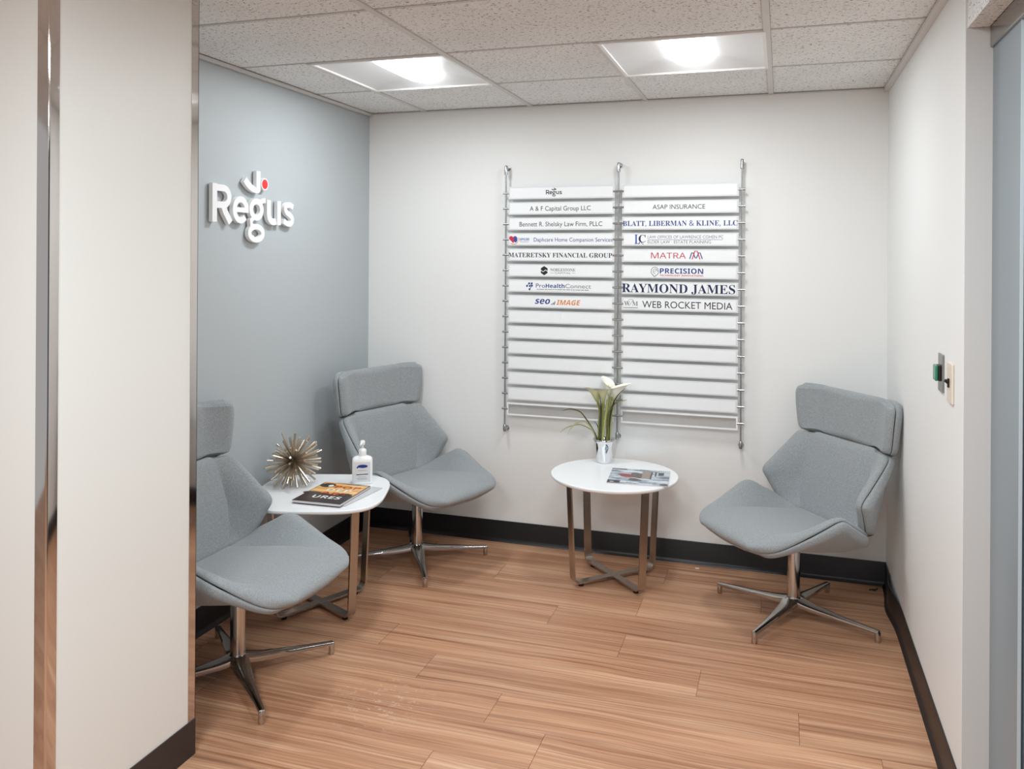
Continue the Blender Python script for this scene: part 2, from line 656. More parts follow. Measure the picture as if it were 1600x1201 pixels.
# floor: separate planks over a dark bed
bm = B()
lay = bm.loops.layers.color.new('plank')
PW = 0.194
known = {0: [1.640], 1: [1.30 - 1.22, 1.30], 2: [1.632], 3: [1.946, 0.72], 4: [0.968, 2.284], 5: [1.30], 6: [1.51], -1: [2.145, 0.93], }
g = 0.0007
bed = box(B(), -2.0, -7.0, -0.06, 5.2, 0.05, -0.002)
rows = range(-3, 34)
for r in rows:
    y1 = -0.508 - PW * r
    y0 = y1 - PW
    if y1 > 0.05:
        y1 = 0.05
    if y1 <= y0:
        continue
    off = known.get(r, [random.uniform(0, 1.22)])[0]
    xs = sorted({round(off + 1.22 * k, 4) for k in range(-6, 6) if -2 < off + 1.22 * k < 5.2} | {-2.0, 5.2})
    if r in known and len(known[r]) > 1:
        xs = sorted({-2.0, 5.2, -0.3, *known[r], 3.5})
    for a, b_ in zip(xs[:-1], xs[1:]):
        vs = [bm.verts.new(c) for c in ((a + g, y0 + g * .6, 0), (b_ - g, y0 + g * .6, 0), (b_ - g, y1 - g * .6, 0), (a + g, y1 - g * .6, 0))]
        f = bm.faces.new(vs)
        c = (random.random(), random.random(), random.random(), 1)
        for lp in f.loops:
            lp[lay] = c
# bed (seams) joined into the same floor object
me_b = bpy.data.meshes.new('bed')
bed.to_mesh(me_b)
bed.free()
nf = len(bm.faces)
bm.from_mesh(me_b)
bpy.data.meshes.remove(me_b)
bm.faces.ensure_lookup_table()
for f in bm.faces[nf:]:
    f.material_index = 1
struct('floor', bm, [M_WOOD, M_SEAM])

# ceiling: lay-in panels
lights_at = [(XA, XA + M), (XA + 2 * M, XA + 3 * M)]
bm = B()
TB = 0.012


def tile(x0, x1, y0, y1):
    z = H + 0.004
    e = 0.006
    x0, x1, y0, y1 = x0 + TB * .6, x1 - TB * .6, y0 + TB * .6, y1 - TB * .6
    if x1 - x0 < 0.03 or y1 - y0 < 0.03:
        return
    lo = [bm.verts.new(c) for c in ((x0 + e, y0 + e, z), (x1 - e, y0 + e, z), (x1 - e, y1 - e, z), (x0 + e, y1 - e, z))]
    hi = [bm.verts.new(c) for c in ((x0, y0, z + 0.012), (x1, y0, z + 0.012), (x1, y1, z + 0.012), (x0, y1, z + 0.012))]
    bm.faces.new(lo[::-1])
    for k in range(4):
        bm.faces.new((lo[k], lo[(k + 1) % 4], hi[(k + 1) % 4], hi[k]))


row_y = [0.0, -RW] + [-RW - M * k for k in range(1, 11)]
bounds = [XA - M, XA + M, XA + 3 * M, W]
tee = B()
for i in range(len(row_y) - 1):
    y1, y0 = row_y[i], row_y[i + 1]
    xs = list(bounds)
    if i < 2:
        xs = [XA - M, XA, XA + M, XA + 2 * M, XA + 3 * M, W]
    if i >= 3:
        xs = [-2.0, -0.9] + xs
    for a, b_ in zip(xs[:-1], xs[1:]):
        if i == 1 and any(abs(a - l0) < .01 for l0, l1 in lights_at):
            continue
        tile(max(a, 0.0) if i < 3 else a, b_, y0, y1)
    box(tee, -2.0 if i >= 3 else 0.0, y0 - TB * .3, H + 0.003, W, y0 + TB * .3, H + 0.02)
    if i < 2:
        for x in (XA, XA + 2 * M):
            box(tee, x - TB, y0, H - 0.001, x + TB, y1, H + 0.02)
for x in (XA + M, XA + 3 * M):
    box(tee, x - TB, row_y[-1], H - 0.0015, x + TB, 0, H + 0.02)
# unseen slab added above the panels to block light, set higher than the lamps
box(bm, -2.0, -7.0, H + 0.13, 5.2, 0.1, H + 0.2)
struct('ceiling', bm, M_TILE)
struct('trim_3', tee, M_TBAR)
# wall angles
bm = B()
box(bm, 0.0005, -2.11, H - 0.014, 0.020, 0, H)
box(bm, 0.0005, -2.11, H - 0.014, 0.0025, 0, H)
struct('trim_4', bm, M_TBAR)
bm = B()
box(bm, W - 0.022, -1.711, H - 0.016, W - 0.0005, -0.0005, H)
struct('trim_5', bm, M_TBAR)
bm = B()
box(bm, 0.02, -0.010, H - 0.004, W - 0.022, -0.0005, H)
struct('trim_6', bm, M_TBAR)

# baseboards: straight cove base with a small toe
BH = 0.110


def cove(bm, path, side, h=BH):
    """path of (x, y) on the wall face; profile offset towards `side` (unit normal per point)"""
    prof = [(0.0, h), (0.004, h), (0.0055, h - 0.004), (0.0055, 0.02), (0.008, 0.010), (0.016, 0.003), (0.018, 0.0), (0.0, 0.0)]
    rings = [[(x + nx * d, y + ny * d, z) for d, z in prof] for (x, y), (nx, ny) in zip(path, side)]
    loft(bm, rings)


bm = B()
cove(bm, [(0, -0.0005), (W, -0.0005)], [(0, -1)] * 2)
struct('baseboard_back', bm, M_BASE, 40)
bm = B()
cove(bm, [(0.0005, -2.11), (0.0005, -0.001)], [(1, 0)] * 2)
struct('baseboard_left', bm, M_BASE, 40)
# the right one bows off the wall near the far corner
ys = [-1.711 + 1.707 * i / 40 for i in range(41)]


def bow(y):
    return 0.0005 + 0.030 * math.exp(-((y + 0.30) / 0.14) ** 2)


bm = B()
cove(bm, [(W - bow(y) * 0.6, y) for y in ys], [(-1, 0)] * 41)
struct('baseboard_right', bm, M_BASE, 40)
bm = B()
box(bm, CX + 0.0002, CY0 + 0.032, 0.0, CX + 0.0042, CY1 + 0.0018, 0.109, 0.0008, 1)
struct('baseboard_front', bm, M_BASE_LIT)

# ---- glass front on the right, beyond the end of the right wall
JX = 2.760
bm = B()
box(bm, W + 0.12, -1.80, 0, 4.8, -1.711, H + 0.2)
box(bm, W + 0.001, -1.717, 0.0, JX + 0.001, -1.7115, 2.155)
struct('wall_jamb', bm, M_JAMB)
bm = B()
box(bm, W + 0.004, -6.5, 2.155, JX - 0.009, -1.719, H + 0.1)
struct('ceiling_soffit', bm, M_TILE)
d = B()
box(d, JX, -1.998, 0.0, JX + 0.05, -1.7115, 2.10, 0.001)
door = struct('door_1', d, M_FRAMEGREY)
hb = B()
box(hb, JX - 0.008, -6.5, 2.098, JX + 0.10, -1.719, H + 0.1, 0.003)
hdr = obj('door_header', hb, M_HEADER, door)
gb = B()
box(gb, JX + 0.008, -3.4, 0.01, JX + 0.018, -2.0025, 2.098)
obj('glass_pane', gb, M_GLASS, door)
eb = B()
box(eb, JX - 0.001, -2.0022, 0.01, JX + 0.006, -1.9982, 2.098)
obj('glass_edge_seal', eb, M_SEAL, door)
rb = B()
box(rb, JX + 0.002, -3.4, 0.01, JX + 0.03, -2.003, 0.06, 0.002)
obj('bottom_rail', rb, M_FRAMEGREY, door)
# room behind the glass
bm = B()
box(bm, 4.8, -7.0, 0, 4.92, -1.711, H + 0.2)
struct('wall_office', bm, M_BEYOND)

# ------------------------------------------------------------------ ceiling lamps


def troffer(x0, y0, label):
    t = thing('ceiling_light', label, 'ceiling light', (x0 + M / 2, y0 + M / 2, H))
    h = M / 2 - 0.004
    fr = B()
    fw = 0.013
    box(fr, -h, -h, -0.003, h, -h + fw, 0.006)
    box(fr, -h, h - fw, -0.003, h, h, 0.006)
    box(fr, -h, -h + fw, -0.003, -h + fw, h - fw, 0.006)
    box(fr, h - fw, -h + fw, -0.003, h, h - fw, 0.006)
    obj('frame', fr, M_LAMPFRAME, t)
    hp = h - fw
    pn = B()
    # two concave wings rising to the middle, hipped at both ends
    n = 16
    grid = []
    for j in range(n + 1):
        v = -1 + 2 * j / n
        row = []
        for i in range(n + 1):
            u = -1 + 2 * i / n
            du = min(1.0, (1 - abs(u)) / 0.75)
            dv = min(1.0, (1 - abs(v)) / 0.30)
            z = 0.004 + 0.040 * min(math.sin(du * PI / 2), math.sin(dv * PI / 2) ** 0.8 if dv > 0 else 0)
            row.append(pn.verts.new((u * hp, v * hp, z)))
        grid.append(row)
    for j in range(n):
        for i in range(n):
            pn.faces.new((grid[j][i], grid[j + 1][i], grid[j + 1][i + 1], grid[j][i + 1]))
    obj('reflector_pan', pn, M_PAN, t, 60)
    df = B()
    L, Rx = hp * 0.95, 0.088
    rings = []
    nn = 24
    for j in range(nn + 1):
        s = -1 + 2 * j / nn
        k = (1 - abs(s) ** 6) ** 0.5 if abs(s) < 1 else 0.0
        k = max(k, 0.02)
        rings.append([(Rx * k * math.cos(a), L * s, 0.040 - 0.036 * k * math.sin(a)) for a in [PI * q / 14 for q in range(15)]])
    loft(df, rings, False, False, closed=False)
    obj('diffuser', df, M_DIFF, t, 80)
    # the light the lamp gives off, at the underside of the diffuser
    area('lamp_glow', (x0 + M / 2, y0 + M / 2, H + 0.0005), 0.15, 0.46, 8.2, (0.90, 0.965, 1.0))
    return t


troffer(XA, -RW - M, 'square recessed ceiling light nearer the grey wall, bright lens in white pan')
troffer(XA + 2 * M, -RW - M, 'square recessed ceiling light nearer the right wall, above the directory sign')

# ------------------------------------------------------------------ lounge chairs


def shell_surface(E, Cc, fold, power, nu, nv, soft=0.12):
    """grid of mid-surface points; E edge (w, y, z) and Cc centre (0, y, z) curves along v"""
    e = catmull(E, nv)
    c = catmull(Cc, nv)
    us = []
    for i in range(nu + 1):
        s = -1 + 2 * i / nu
        us.append(math.copysign(1 - (1 - abs(s)) ** 1.6, s))
    rows = []
    for j in range(nv + 1):
        row = []
        for u in us:
            a = abs(u)
            x = max(0.0, (a - fold) / (1 - fold))
            gg = (x * x * (1 + soft) / (x + soft)) if x > 0 else 0.0
            gy = gg if power == 0 else a ** power
            row.append(Vector((u * e[j][0], c[j][1] + (e[j][1] - c[j][1]) * gy, c[j][2] + (e[j][2] - c[j][2]) * gg)))
        rows.append(row)
    return rows, us, [q[0] for q in e]


def pad(rows, front, back, r, flip=1.0, grow=0.0, sink=0.0):
    """closed cushion around a grid: `front` thick on the normal side, `back` behind, edges rounded over r"""
    nv, nu = len(rows) - 1, len(rows[0]) - 1
    N = [[None] * (nu + 1) for _ in range(nv + 1)]
    for j in range(nv + 1):
        for i in range(nu + 1):
            du = rows[j][min(i + 1, nu)] - rows[j][max(i - 1, 0)]
            dv = rows[min(j + 1, nv)][i] - rows[max(j - 1, 0)][i]
            n_ = du.cross(dv)
            N[j][i] = n_.normalized() * flip if n_.length > 1e-12 else Vector((0, 0, 1))
    lu = [[0.0] * (nu + 1) for _ in range(nv + 1)]
    for j in range(nv + 1):
        acc = [0.0]
        for i in range(nu):
            acc.append(acc[-1] + (rows[j][i + 1] - rows[j][i]).length)
        for i in range(nu + 1):
            lu[j][i] = min(acc[i], acc[-1] - acc[i])
    for i in range(nu + 1):
        acc = [0.0]
        for j in range(nv):
            acc.append(acc[-1] + (rows[j + 1][i] - rows[j][i]).length)
        for j in range(nv + 1):
            lu[j][i] = min(lu[j][i], acc[j], acc[-1] - acc[j])
    bm = B()
    top = [[None] * (nu + 1) for _ in range(nv + 1)]
    bot = [[None] * (nu + 1) for _ in range(nv + 1)]
    for j in range(nv + 1):
        for i in range(nu + 1):
            q = min(1.0, lu[j][i] / r)
            pr = math.sqrt(max(0.0, 1 - (1 - q) ** 2))
            P = rows[j][i] - N[j][i] * sink
            edge = i in (0, nu) or j in (0, nv)
            if edge:
                top[j][i] = bot[j][i] = bm.verts.new(P)
            else:
                top[j][i] = bm.verts.new(P + N[j][i] * front * pr)
                bot[j][i] = bm.verts.new(P - N[j][i] * back * pr)
    for j in range(nv):
        for i in range(nu):
            a = (top[j][i], top[j][i + 1], top[j + 1][i + 1], top[j + 1][i])
            b = (bot[j + 1][i], bot[j + 1][i + 1], bot[j][i + 1], bot[j][i])
            for q in (a, b):
                if len(set(q)) == 4:
                    try:
                        bm.faces.new(q)
                    except ValueError:
                        pass
    return bm


SEAT_E = [(.225, -.185, .388), (.285, -.125, .420), (.306, -.040, .470), (.313, .025, .502), (.303, .110, .470), (.282, .203, .425), (.262, .274, .395), (.228, .312, .378), (.165, .334, .366)]
SEAT_C = [(0, -.215, .372), (0, -.130, .368), (0, -.060, .372), (0, .010, .380), (0, .090, .390), (0, .190, .400), (0, .270, .398), (0, .325, .384), (0, .352, .366)]
BACK_E = [(.215, -.172, .388), (.272, -.128, .425), (.303, -.088, .500), (.313, -.072, .552), (.306, -.125, .607), (.294, -.190, .665), (.281, -.236, .708), (.255, -.255, .722)]
BACK_C = [(0, -.185, .375), (0, -.198, .425), (0, -.215, .500), (0, -.228, .552), (0, -.243, .607), (0, -.260, .665), (0, -.278, .712), (0, -.286, .724)]
HEAD_E = [(.246, -.264, .727), (.268, -.255, .731), (.281, -.250, .744), (.288, -.248, .768), (.297, -.246, .830), (.303, -.247, .886), (.302, -.250, .912), (.292, -.255, .928), (.266, -.265, .936)]
HEAD_C = [(0, -.296, .727), (0, -.297, .731), (0, -.299, .742), (0, -.302, .766), (0, -.309, .830), (0, -.314, .885), (0, -.317, .914), (0, -.319, .932), (0, -.320, .940)]


def leg_arm(k, base_rz):
    """one blade of the four-arm base with its own rounded taper"""
    bm = B()
    rings = []
    n = 14
    for i in range(n + 1):
        s = i / n
        r = 0.020 + 0.335 * s
        w = 0.020 * (1 - s) ** 2 + 0.0175 * (1 - s) + 0.0115 * s
        zt = 0.074 - 0.027 * s ** 0.9 + 0.010 * math.exp(-s * 9)
        hgt = 0.028 * (1 - s) + 0.014 * s
        ring = []
        for q in range(12):
            a = 2 * PI * q / 12
            cx_ = math.copysign(abs(math.cos(a)) ** 0.55, math.cos(a)) * w
            cz_ = math.copysign(abs(math.sin(a)) ** 0.55, math.sin(a)) * hgt / 2
            ring.append((r, cx_, zt - hgt / 2 + cz_))
        rings.append(ring)
    loft(bm, rings)
    rot = Matrix.Rotation(base_rz + k * PI / 2, 4, 'Z')
    bmesh.ops.transform(bm, matrix=rot, verts=bm.verts[:])
    return bm, rot


def lounge_chair(label, loc, face, base_rz, group):
    """face: heading of the sitter; chair frame has +Y forward"""
    t = thing('lounge_chair', label, 'chair', (loc[0], loc[1], 0), face - PI / 2, group)
    rows, us, ws = shell_surface(SEAT_E, SEAT_C, 0.66, 2.0, 52, 40, 0.07)
    obj('seat', pad(rows, 0.030, 0.002, 0.034), M_FABRIC, t, 180)
    rows2 = [[p_ + Vector((math.copysign(0.003, p_.x) if abs(p_.x) > .1 else 0, 0, 0)) for p_ in row] for row in rows]
    obj('seat_shell', pad(rows2, 0.0, 0.032, 0.030, 1.0, 0, 0.004), M_FABRIC, t, 180)
    rows, us, ws = shell_surface(BACK_E, BACK_C, 0.68, 0, 52, 40, 0.07)
    obj('backrest', pad(rows, 0.028, 0.002, 0.030, -1.0), M_FABRIC, t, 180)
    obj('back_shell', pad(rows, 0.0, 0.036, 0.034, -1.0, 0, 0.004), M_FABRIC, t, 180)
    rows, us, ws = shell_surface(HEAD_E, HEAD_C, 0.55, 0, 52, 40, 0.7)
    obj('headrest', pad(rows, 0.028, 0.002, 0.032, -1.0), M_FABRIC, t, 180)
    obj('headrest_shell', pad([[Vector((p_.x, p_.y, 0.727 + (p_.z - 0.727) * 0.94)) for p_ in row] for row in rows], 0.0, 0.030, 0.030, -1.0, 0, 0.004), M_FABRIC, t, 180)
    sp = B()
    box(sp, -0.09, -0.10, 0.325, 0.09, 0.10, 0.345, 0.004)
    obj('seat_plate', sp, M_SEATPLATE, t)
    pb = B()
    lathe(pb, [(0.027, 0.066), (0.027, 0.26), (0.0265, 0.262), (0.0265, 0.326)], 32)
    obj('pedestal', pb, M_ALU, t, 40)
    hb_ = B()
    lathe(hb_, [(0.020, 0.040), (0.034, 0.046), (0.038, 0.058), (0.036, 0.070), (0.0285, 0.082), (0.0275, 0.088)], 32)
    obj('hub', hb_, M_ALU, t, 40)
    loc_rz = base_rz - (face - PI / 2)
    for k in range(4):
        lb, rot = leg_arm(k, loc_rz)
        lg = obj('leg', lb, M_ALU, t, 50)
        gl = B()
        tip = rot @ Vector((0.350, 0, 0))
        lathe(gl, [(0.010, 0.0), (0.0115, 0.002), (0.0115, 0.040), (0.0105, 0.043)], 16, c=(tip.x, tip.y))
        obj('glide', gl, M_ALU, lg, 40)
    return t


GR = 'grey lounge chairs of the waiting area'
D = math.radians
lounge_chair('grey high-backed swivel lounge chair in the far right corner', (2.278, -0.486), D(-142.4), D(64.5), GR)
lounge_chair('grey high-backed swivel lounge chair in the far left corner, behind the white pump bottle', (0.488, -0.400), D(-18.4), D(30.5), GR)
lounge_chair('grey high-backed swivel lounge chair nearest the camera, cut off by the white pier', (0.354, -1.672), D(-0.4), D(48.2), GR)

# ------------------------------------------------------------------ side tables


def side_table(label, loc, rz, n_exp, a, leg_rz, group):
    t = thing('side_table', label, 'table', (loc[0], loc[1], 0), 0, group)

    def outline(k):
        out = []
        for q in range(96):
            th = 2 * PI * q / 96
            c, s = math.cos(th), math.sin(th)
            r = (abs(c) ** n_exp + abs(s) ** n_exp) ** (-1 / n_exp) * a + k
            out.append((r * math.cos(th + rz), r * math.sin(th + rz)))
        return out
    tb = B()
    prof = [(-0.022, TZ - 0.022), (-0.006, TZ - 0.016), (-0.001, TZ - 0.011), (0.0, TZ - 0.006), (-0.001, TZ - 0.002), (-0.0035, TZ)]
    loft(tb, [[(x, y, z) for x, y in outline(k)] for k, z in prof])
    obj('tabletop', tb, M_TABLE, t, 35)
    # two crossing U frames of flat bar
    for f in range(2):
        fb = B()
        wv, th = 0.038, 0.008
        path = []
        for sgn in (1, -1):
            seg = [(0.248, TZ - 0.022), (0.226, 0.060)]
            bend = [(0.226 - 0.026 * (1 - math.cos(b)) - 0.0, 0.060 - 0.042 * math.sin(b)) for b in [PI / 2 * i / 6 for i in range(1, 7)]]
            bend = [(0.226 - 0.030 * (1 - math.cos(b)), 0.054 - 0.034 * math.sin(b)) for b in [PI / 2 * i / 6 for i in range(0, 7)]]
            q = [seg[0]] + bend
            path += [(sgn * x, z) for x, z in (q if sgn == 1 else q[::-1])]
        lift = 0.0004 * f
        rings = []
        n = len(path)
        for i, (x, z) in enumerate(path):
            p0, p1 = Vector(path[max(i - 1, 0)]), Vector(path[min(i + 1, n - 1)])
            tv = (p1 - p0).normalized()
            nv = Vector((-tv.y, tv.x)) * th / 2
            rings.append([(x + nv.x, -wv / 2, z + nv.y + lift), (x + nv.x, wv / 2, z + nv.y + lift), (x - nv.x, wv / 2, z - nv.y + lift), (x - nv.x, -wv / 2, z - nv.y + lift)])
        loft(fb, rings)
        bmesh.ops.transform(fb, matrix=Matrix.Rotation(leg_rz + f * PI / 2, 4, 'Z'), verts=fb.verts[:])
        leg = obj('leg_frame', fb, M_NICKEL, t, 35)
        for sgn in (1, -1):
            gb_ = B()
            v = Matrix.Rotation(leg_rz + f * PI / 2, 4, 'Z') @ Vector((sgn * 0.180, 0, 0))
            lathe(gb_, [(0.011, 0.0), (0.012, 0.003), (0.012, 0.012), (0.008, 0.0165)], 16, c=(v.x, v.y))
            obj('glide', gb_, M_RUBBER, leg, 40)
    return t


GT = 'white side tables on crossed metal legs'
side_table('round white side table below the directory sign, metal legs', (1.472, -0.330), 0, 2.0, 0.300, D(-135), GT)
side_table('squarish white side table by the grey wall, between two chairs', (0.322, -1.042), D(18), 3.4, 0.285, D(-26), GT)

# ------------------------------------------------------------------ directory sign on the back wall
sign = thing('directory_sign', 'wall directory of white name plates on three steel rods', 'sign', (0, 0, 0))
RODX = (0.829, 1.431, 2.037)
ZC = [1.859 - 0.0814 * i for i in range(15)]
for x in RODX:
    rb = B()
    tube(rb, [(x, -0.042, 0.600), (x, -0.042, 2.0)], 0.0045, 12)
    rod = obj('rod', rb, M_STEEL, sign, 40)
    tm = B()
    tube(tm, [(x, -0.042, 1.958), (x, -0.042, 2.000), (x, -0.042, 2.006)], [0.0088, 0.0088, 0.006], 16)
    tube(tm, [(x, -0.046, 1.995), (x, -0.0005, 1.995)], 0.0085, 16)
    tube(tm, [(x, -0.006, 1.995), (x, -0.0005, 1.995)], 0.013, 16)
    obj('wall_mount', tm, M_STEEL, rod, 40)
    tm = B()
    tube(tm, [(x, -0.042, 0.598), (x, -0.042, 0.604), (x, -0.042, 0.632), (x, -0.042, 0.636)], [0.007, 0.0088, 0.0088, 0.006], 16)
    tube(tm, [(x, -0.046, 0.609), (x, -0.0005, 0.609)], 0.0085, 16)
    tube(tm, [(x, -0.006, 0.609), (x, -0.0005, 0.609)], 0.013, 16)
    obj('wall_mount', tm, M_STEEL, rod, 40)
for i, z in enumerate(ZC):
    for x, d0, d1 in ((RODX[0], -0.016, 0.018), (RODX[1], -0.028, 0.028), (RODX[2], -0.018, 0.016)):
        cb = B()
        tube(cb, [(x + d0, -0.042, z), (x + d1, -0.042, z)], 0.0058, 12)
        obj('clip', cb, M_STEEL, sign, 40)
PLX = ((0.842, 1.412), (1.450, 2.023))
PH = 0.0330
YF = -0.0465       # front face of the plates
plates = []
for i, z in enumerate(ZC):
    for k, (x0, x1) in enumerate(PLX):
        pb = B()
        if i < 14:
            box(pb, x0, YF + 0.0015, z - PH, x1, YF + 0.006, z + PH, 0.0008, 1)
            box(pb, x0 + 0.010, YF, z - PH + 0.006, x1 - 0.010, YF + 0.0012, z + PH - 0.007, mi=1)
            pl_ = obj('name_plate', pb, [M_PLEDGE, M_PLATE], sign)
        else:
            box(pb, x0 + 0.008, YF + 0.004, z - PH + 0.008, x1 - 0.008, YF + 0.006, z + PH - 0.008)
            pl_ = obj('name_plate', pb, M_ACRYLIC, sign)
            pl_['label'] = 'empty clear acrylic plate'
            eb = B()
            box(eb, x0, YF + 0.0015, z - PH, x1, YF + 0.010, z - PH + 0.008)
            box(eb, x0, YF + 0.0015, z + PH - 0.008, x1, YF + 0.010, z + PH)
            box(eb, x0, YF + 0.0015, z - PH + 0.008, x0 + 0.008, YF + 0.010, z + PH - 0.008)
            box(eb, x1 - 0.008, YF + 0.0015, z - PH + 0.008, x1, YF + 0.010, z + PH - 0.008)
            obj('plate_edge', eb, M_PLATE, pl_)
        plates.append(pl_)
TO_WALL = Matrix.Rotation(PI / 2, 4, 'X')      # XY artwork stood up to face -Y


def art(bm, x, z, m, parent, name='lettering', y=YF - 0.0004):
    bmesh.ops.transform(bm, matrix=Matrix.Translation((x, y, z)) @ TO_WALL, verts=bm.verts[:])
    return obj(name, bm, m, parent)


def line(row, col, s, x0, x1, m, style='plain', cap=None, dz=0.0, shear=0.0):
    bm = text_mesh(s, style, x1 - x0, cap, 0.0, shear)
    return art(bm, (x0 + x1) / 2, ZC[row] + dz, m, plates[row * 2 + col])


# letter shapes of the wall logo (x-height 112, used large on the wall and small on the first plate)
def logo_strokes(scale, z0, z1):
    """returns (white parts as list of bmesh, dot bmesh), flat in XY"""
    out = []

    def add(fn):
        bm = B()
        fn(bm)
        for v in bm.verts:
            v.co.x *= scale
            v.co.y *= scale
        out.append(bm)

    def R_(b):
        ribbon(b, [(15, 0), (15, 157)], 29, z0, z1)
        ribbon(b, [(14, 141)] + arc(70, 106, 40, 35, 90, -90, 20) + [(14, 71)], 27, z0, z1 - 1e-4)
        ribbon(b, [(66, 76), (84, 44), (120, 0)], 30, z0, z1 - 2e-4)

    def e_(b):
        o = 134
        ribbon(b, arc(o + 54, 57, 42, 45, 0, 318, 40), 26, z0, z1)
        ribbon(b, [(o + 18, 57), (o + 108, 57)], 21, z0, z1 - 1e-4)

    def g_(b):
        o = 237
        ribbon(b, arc(o + 64, 64, 39, 36, 0, 360, 40)[:-1], 26, z0, z1, True)
        ribbon(b, [(o + 84, 92), (o + 108, 104), (o + 130, 108)], 21, z0, z1 - 1e-4)
        ribbon(b, [(o + 46, 30), (o + 26, 14), (o + 28, -6), (o + 54, -12)], 22, z0, z1 - 2e-4)
        ribbon(b, arc(o + 64, -40, 49, 29, 0, 360, 40)[:-1], 24, z0, z1 - 3e-4, True)

    def u_(b):
        o = 376
        ribbon(b, [(o + 17, 112), (o + 17, 52)] + arc(o + 55, 50, 38, 36, 180, 300, 16), 28, z0, z1)
        ribbon(b, [(o + 98, 112), (o + 98, 2)], 28, z0, z1 - 1e-4)

    def s_(b):
        o = 502
        pts = catmull([(o + 88, 90), (o + 58, 100), (o + 26, 88), (o + 32, 66), (o + 62, 52), (o + 82, 36), (o + 74, 14), (o + 44, 11), (o + 10, 22)], 40)
        ribbon(b, pts, 25, z0, z1)

    def tick(b):
        o = 215
        ribbon(b, [(o + 98, 145), (o + 98, 234)], 29, z0, z1)
        pts = catmull([(o + 2, 190), (o + 22, 172), (o + 52, 156), (o + 84, 148), (o + 106, 147)], 16)
        ribbon(b, pts, [30, 30, 30, 30, 30, 30, 30, 29, 28, 27, 26, 25, 24, 22, 20, 18, 16], z0, z1 - 1e-4)
    for fn in (R_, e_, g_, u_, s_, tick):
        add(fn)
    dot = B()
    prism(dot, [(x * scale, y * scale) for x, y in arc(361, 180, 27, 27, 0, 360, 32)[:-1]], z0, z1)
    return out, dot


# first plate: small dark logo
parts, dot = logo_strokes(0.000143, 0.0, 0.0003)
j = B()
for q in parts:
    tmp = bpy.data.meshes.new('q')
    q.to_mesh(tmp)
    q.free()
    j.from_mesh(tmp)
    bpy.data.meshes.remove(tmp)
art(j, 1.092 - 0.0425, ZC[0] - 0.009, M_BLACK, plates[0])
art(dot, 1.092 - 0.0425, ZC[0] - 0.009, M_BLACK, plates[0], 'dot')

PXL = lambda u: 0.8465 + (u - 795.4) * (1.4015 - 0.8465) / (957 - 795.4)   # along the left column of plates
PXR = lambda u: 1.455 + (u - 971.8) * (2.017 - 1.455) / (1152 - 971.8)      # along the right column
line(1, 0, 'A & F Capital Group LLC', PXL(829), PXL(923.7), M_BLACK, cap=0.0235, dz=-0.001)
line(2, 0, 'Bennett R. Shelsky Law Firm, PLLC', PXL(812.7), PXL(941.5), M_BLACK, cap=0.024, dz=-0.001)
line(3, 0, 'Daphcare Home Companion Services', PXL(835.6), PXL(957), M_NAVY, cap=0.0205, dz=-0.001)
line(3, 0, 'DAPHCARE', PXL(812.7), PXL(828.5), M_BLUE, 'sansbold', 0.0135, 0.001)
line(4, 0, 'MATERETSKY FINANCIAL GROUP', PXL(795.4), PXL(957), M_BLACK, 'serif', 0.0240)
line(5, 0, 'NOBLESTONE', PXL(862), PXL(901), M_GREYINK, 'serif', 0.0150, 0.005)
line(5, 0, 'CAPITAL', PXL(869), PXL(894), M_GREYINK, 'plain', 0.0085, -0.0115)
line(6, 0, 'Pro', PXL(839.5), PXL(854), M_NAVY, 'plain', 0.0215, 0.003)
line(6, 0, 'Health', PXL(855), PXL(884.5), M_NAVY, 'sansbold', 0.0225, 0.003)
line(6, 0, 'Connect', PXL(885.5), PXL(925), M_GREYINK, 'plain', 0.0215, 0.003)
line(7, 0, 'seo', PXL(838), PXL(862), M_NAVY, 'sansbold', 0.026, 0.002, 0.25)
line(7, 0, 'IMAGE', PXL(872), PXL(909), M_ORANGE, 'sansbold', 0.026, -0.001, 0.22)
line(1, 1, 'ASAP INSURANCE', PXR(1019.7), PXR(1102.4), M_BLACK, cap=0.0225)
line(2, 1, 'BLATT, LIBERMAN & KLINE, LLC', PXR(971.8), PXR(1152), M_NAVY, 'serif', 0.027)
line(3, 1, 'L', PXR(991), PXR(1000), M_BLUE, 'serif', 0.047, 0.001)
line(3, 1, 'C', PXR(997.5), PXR(1009), M_DKNAVY, 'serif', 0.038, 0.004)
line(3, 1, 'LAW OFFICES OF LAWRENCE COHEN PC', PXR(1012), PXR(1130.6), M_GREYINK, 'plain', 0.0155, 0.0125)
line(3, 1, 'ELDER LAW · ESTATE PLANNING', PXR(1012), PXR(1111.6), M_GREYINK, 'plain', 0.0155, -0.0125)
line(4, 1, 'MATRA', PXR(1017.7), PXR(1072.9), M_RED, 'noto', 0.029, 0.001)
line(5, 1, 'PRECISION', PXR(1032), PXR(1100), M_NAVY, 'sansbold', 0.026, 0.006)
line(5, 1, 'TECHNOLOGY INNOVATIONS', PXR(1032), PXR(1100), M_RED, 'sansbold', 0.0085, -0.0165)
line(6, 1, 'RAYMOND JAMES', PXR(971), PXR(1149), M_DKNAVY, 'serif', 0.044)
line(7, 1, 'W', PXR(974.5), PXR(984), M_GREYINK, 'serif', 0.022, 0.002)
line(7, 1, 'M', PXR(988), PXR(997), M_GREYINK, 'serif', 0.022, 0.002)
line(7, 1, 'WEB ROCKET MEDIA', PXR(1004), PXR(1145), M_BLACK, cap=0.034)


def mark(row, col, fn, m, x, dz=0.0, name='emblem'):
    bm = B()
    fn(bm)
    return art(bm, x, ZC[row] + dz, m, plates[row * 2 + col], name)


T0, T1 = 0.0, 0.0003


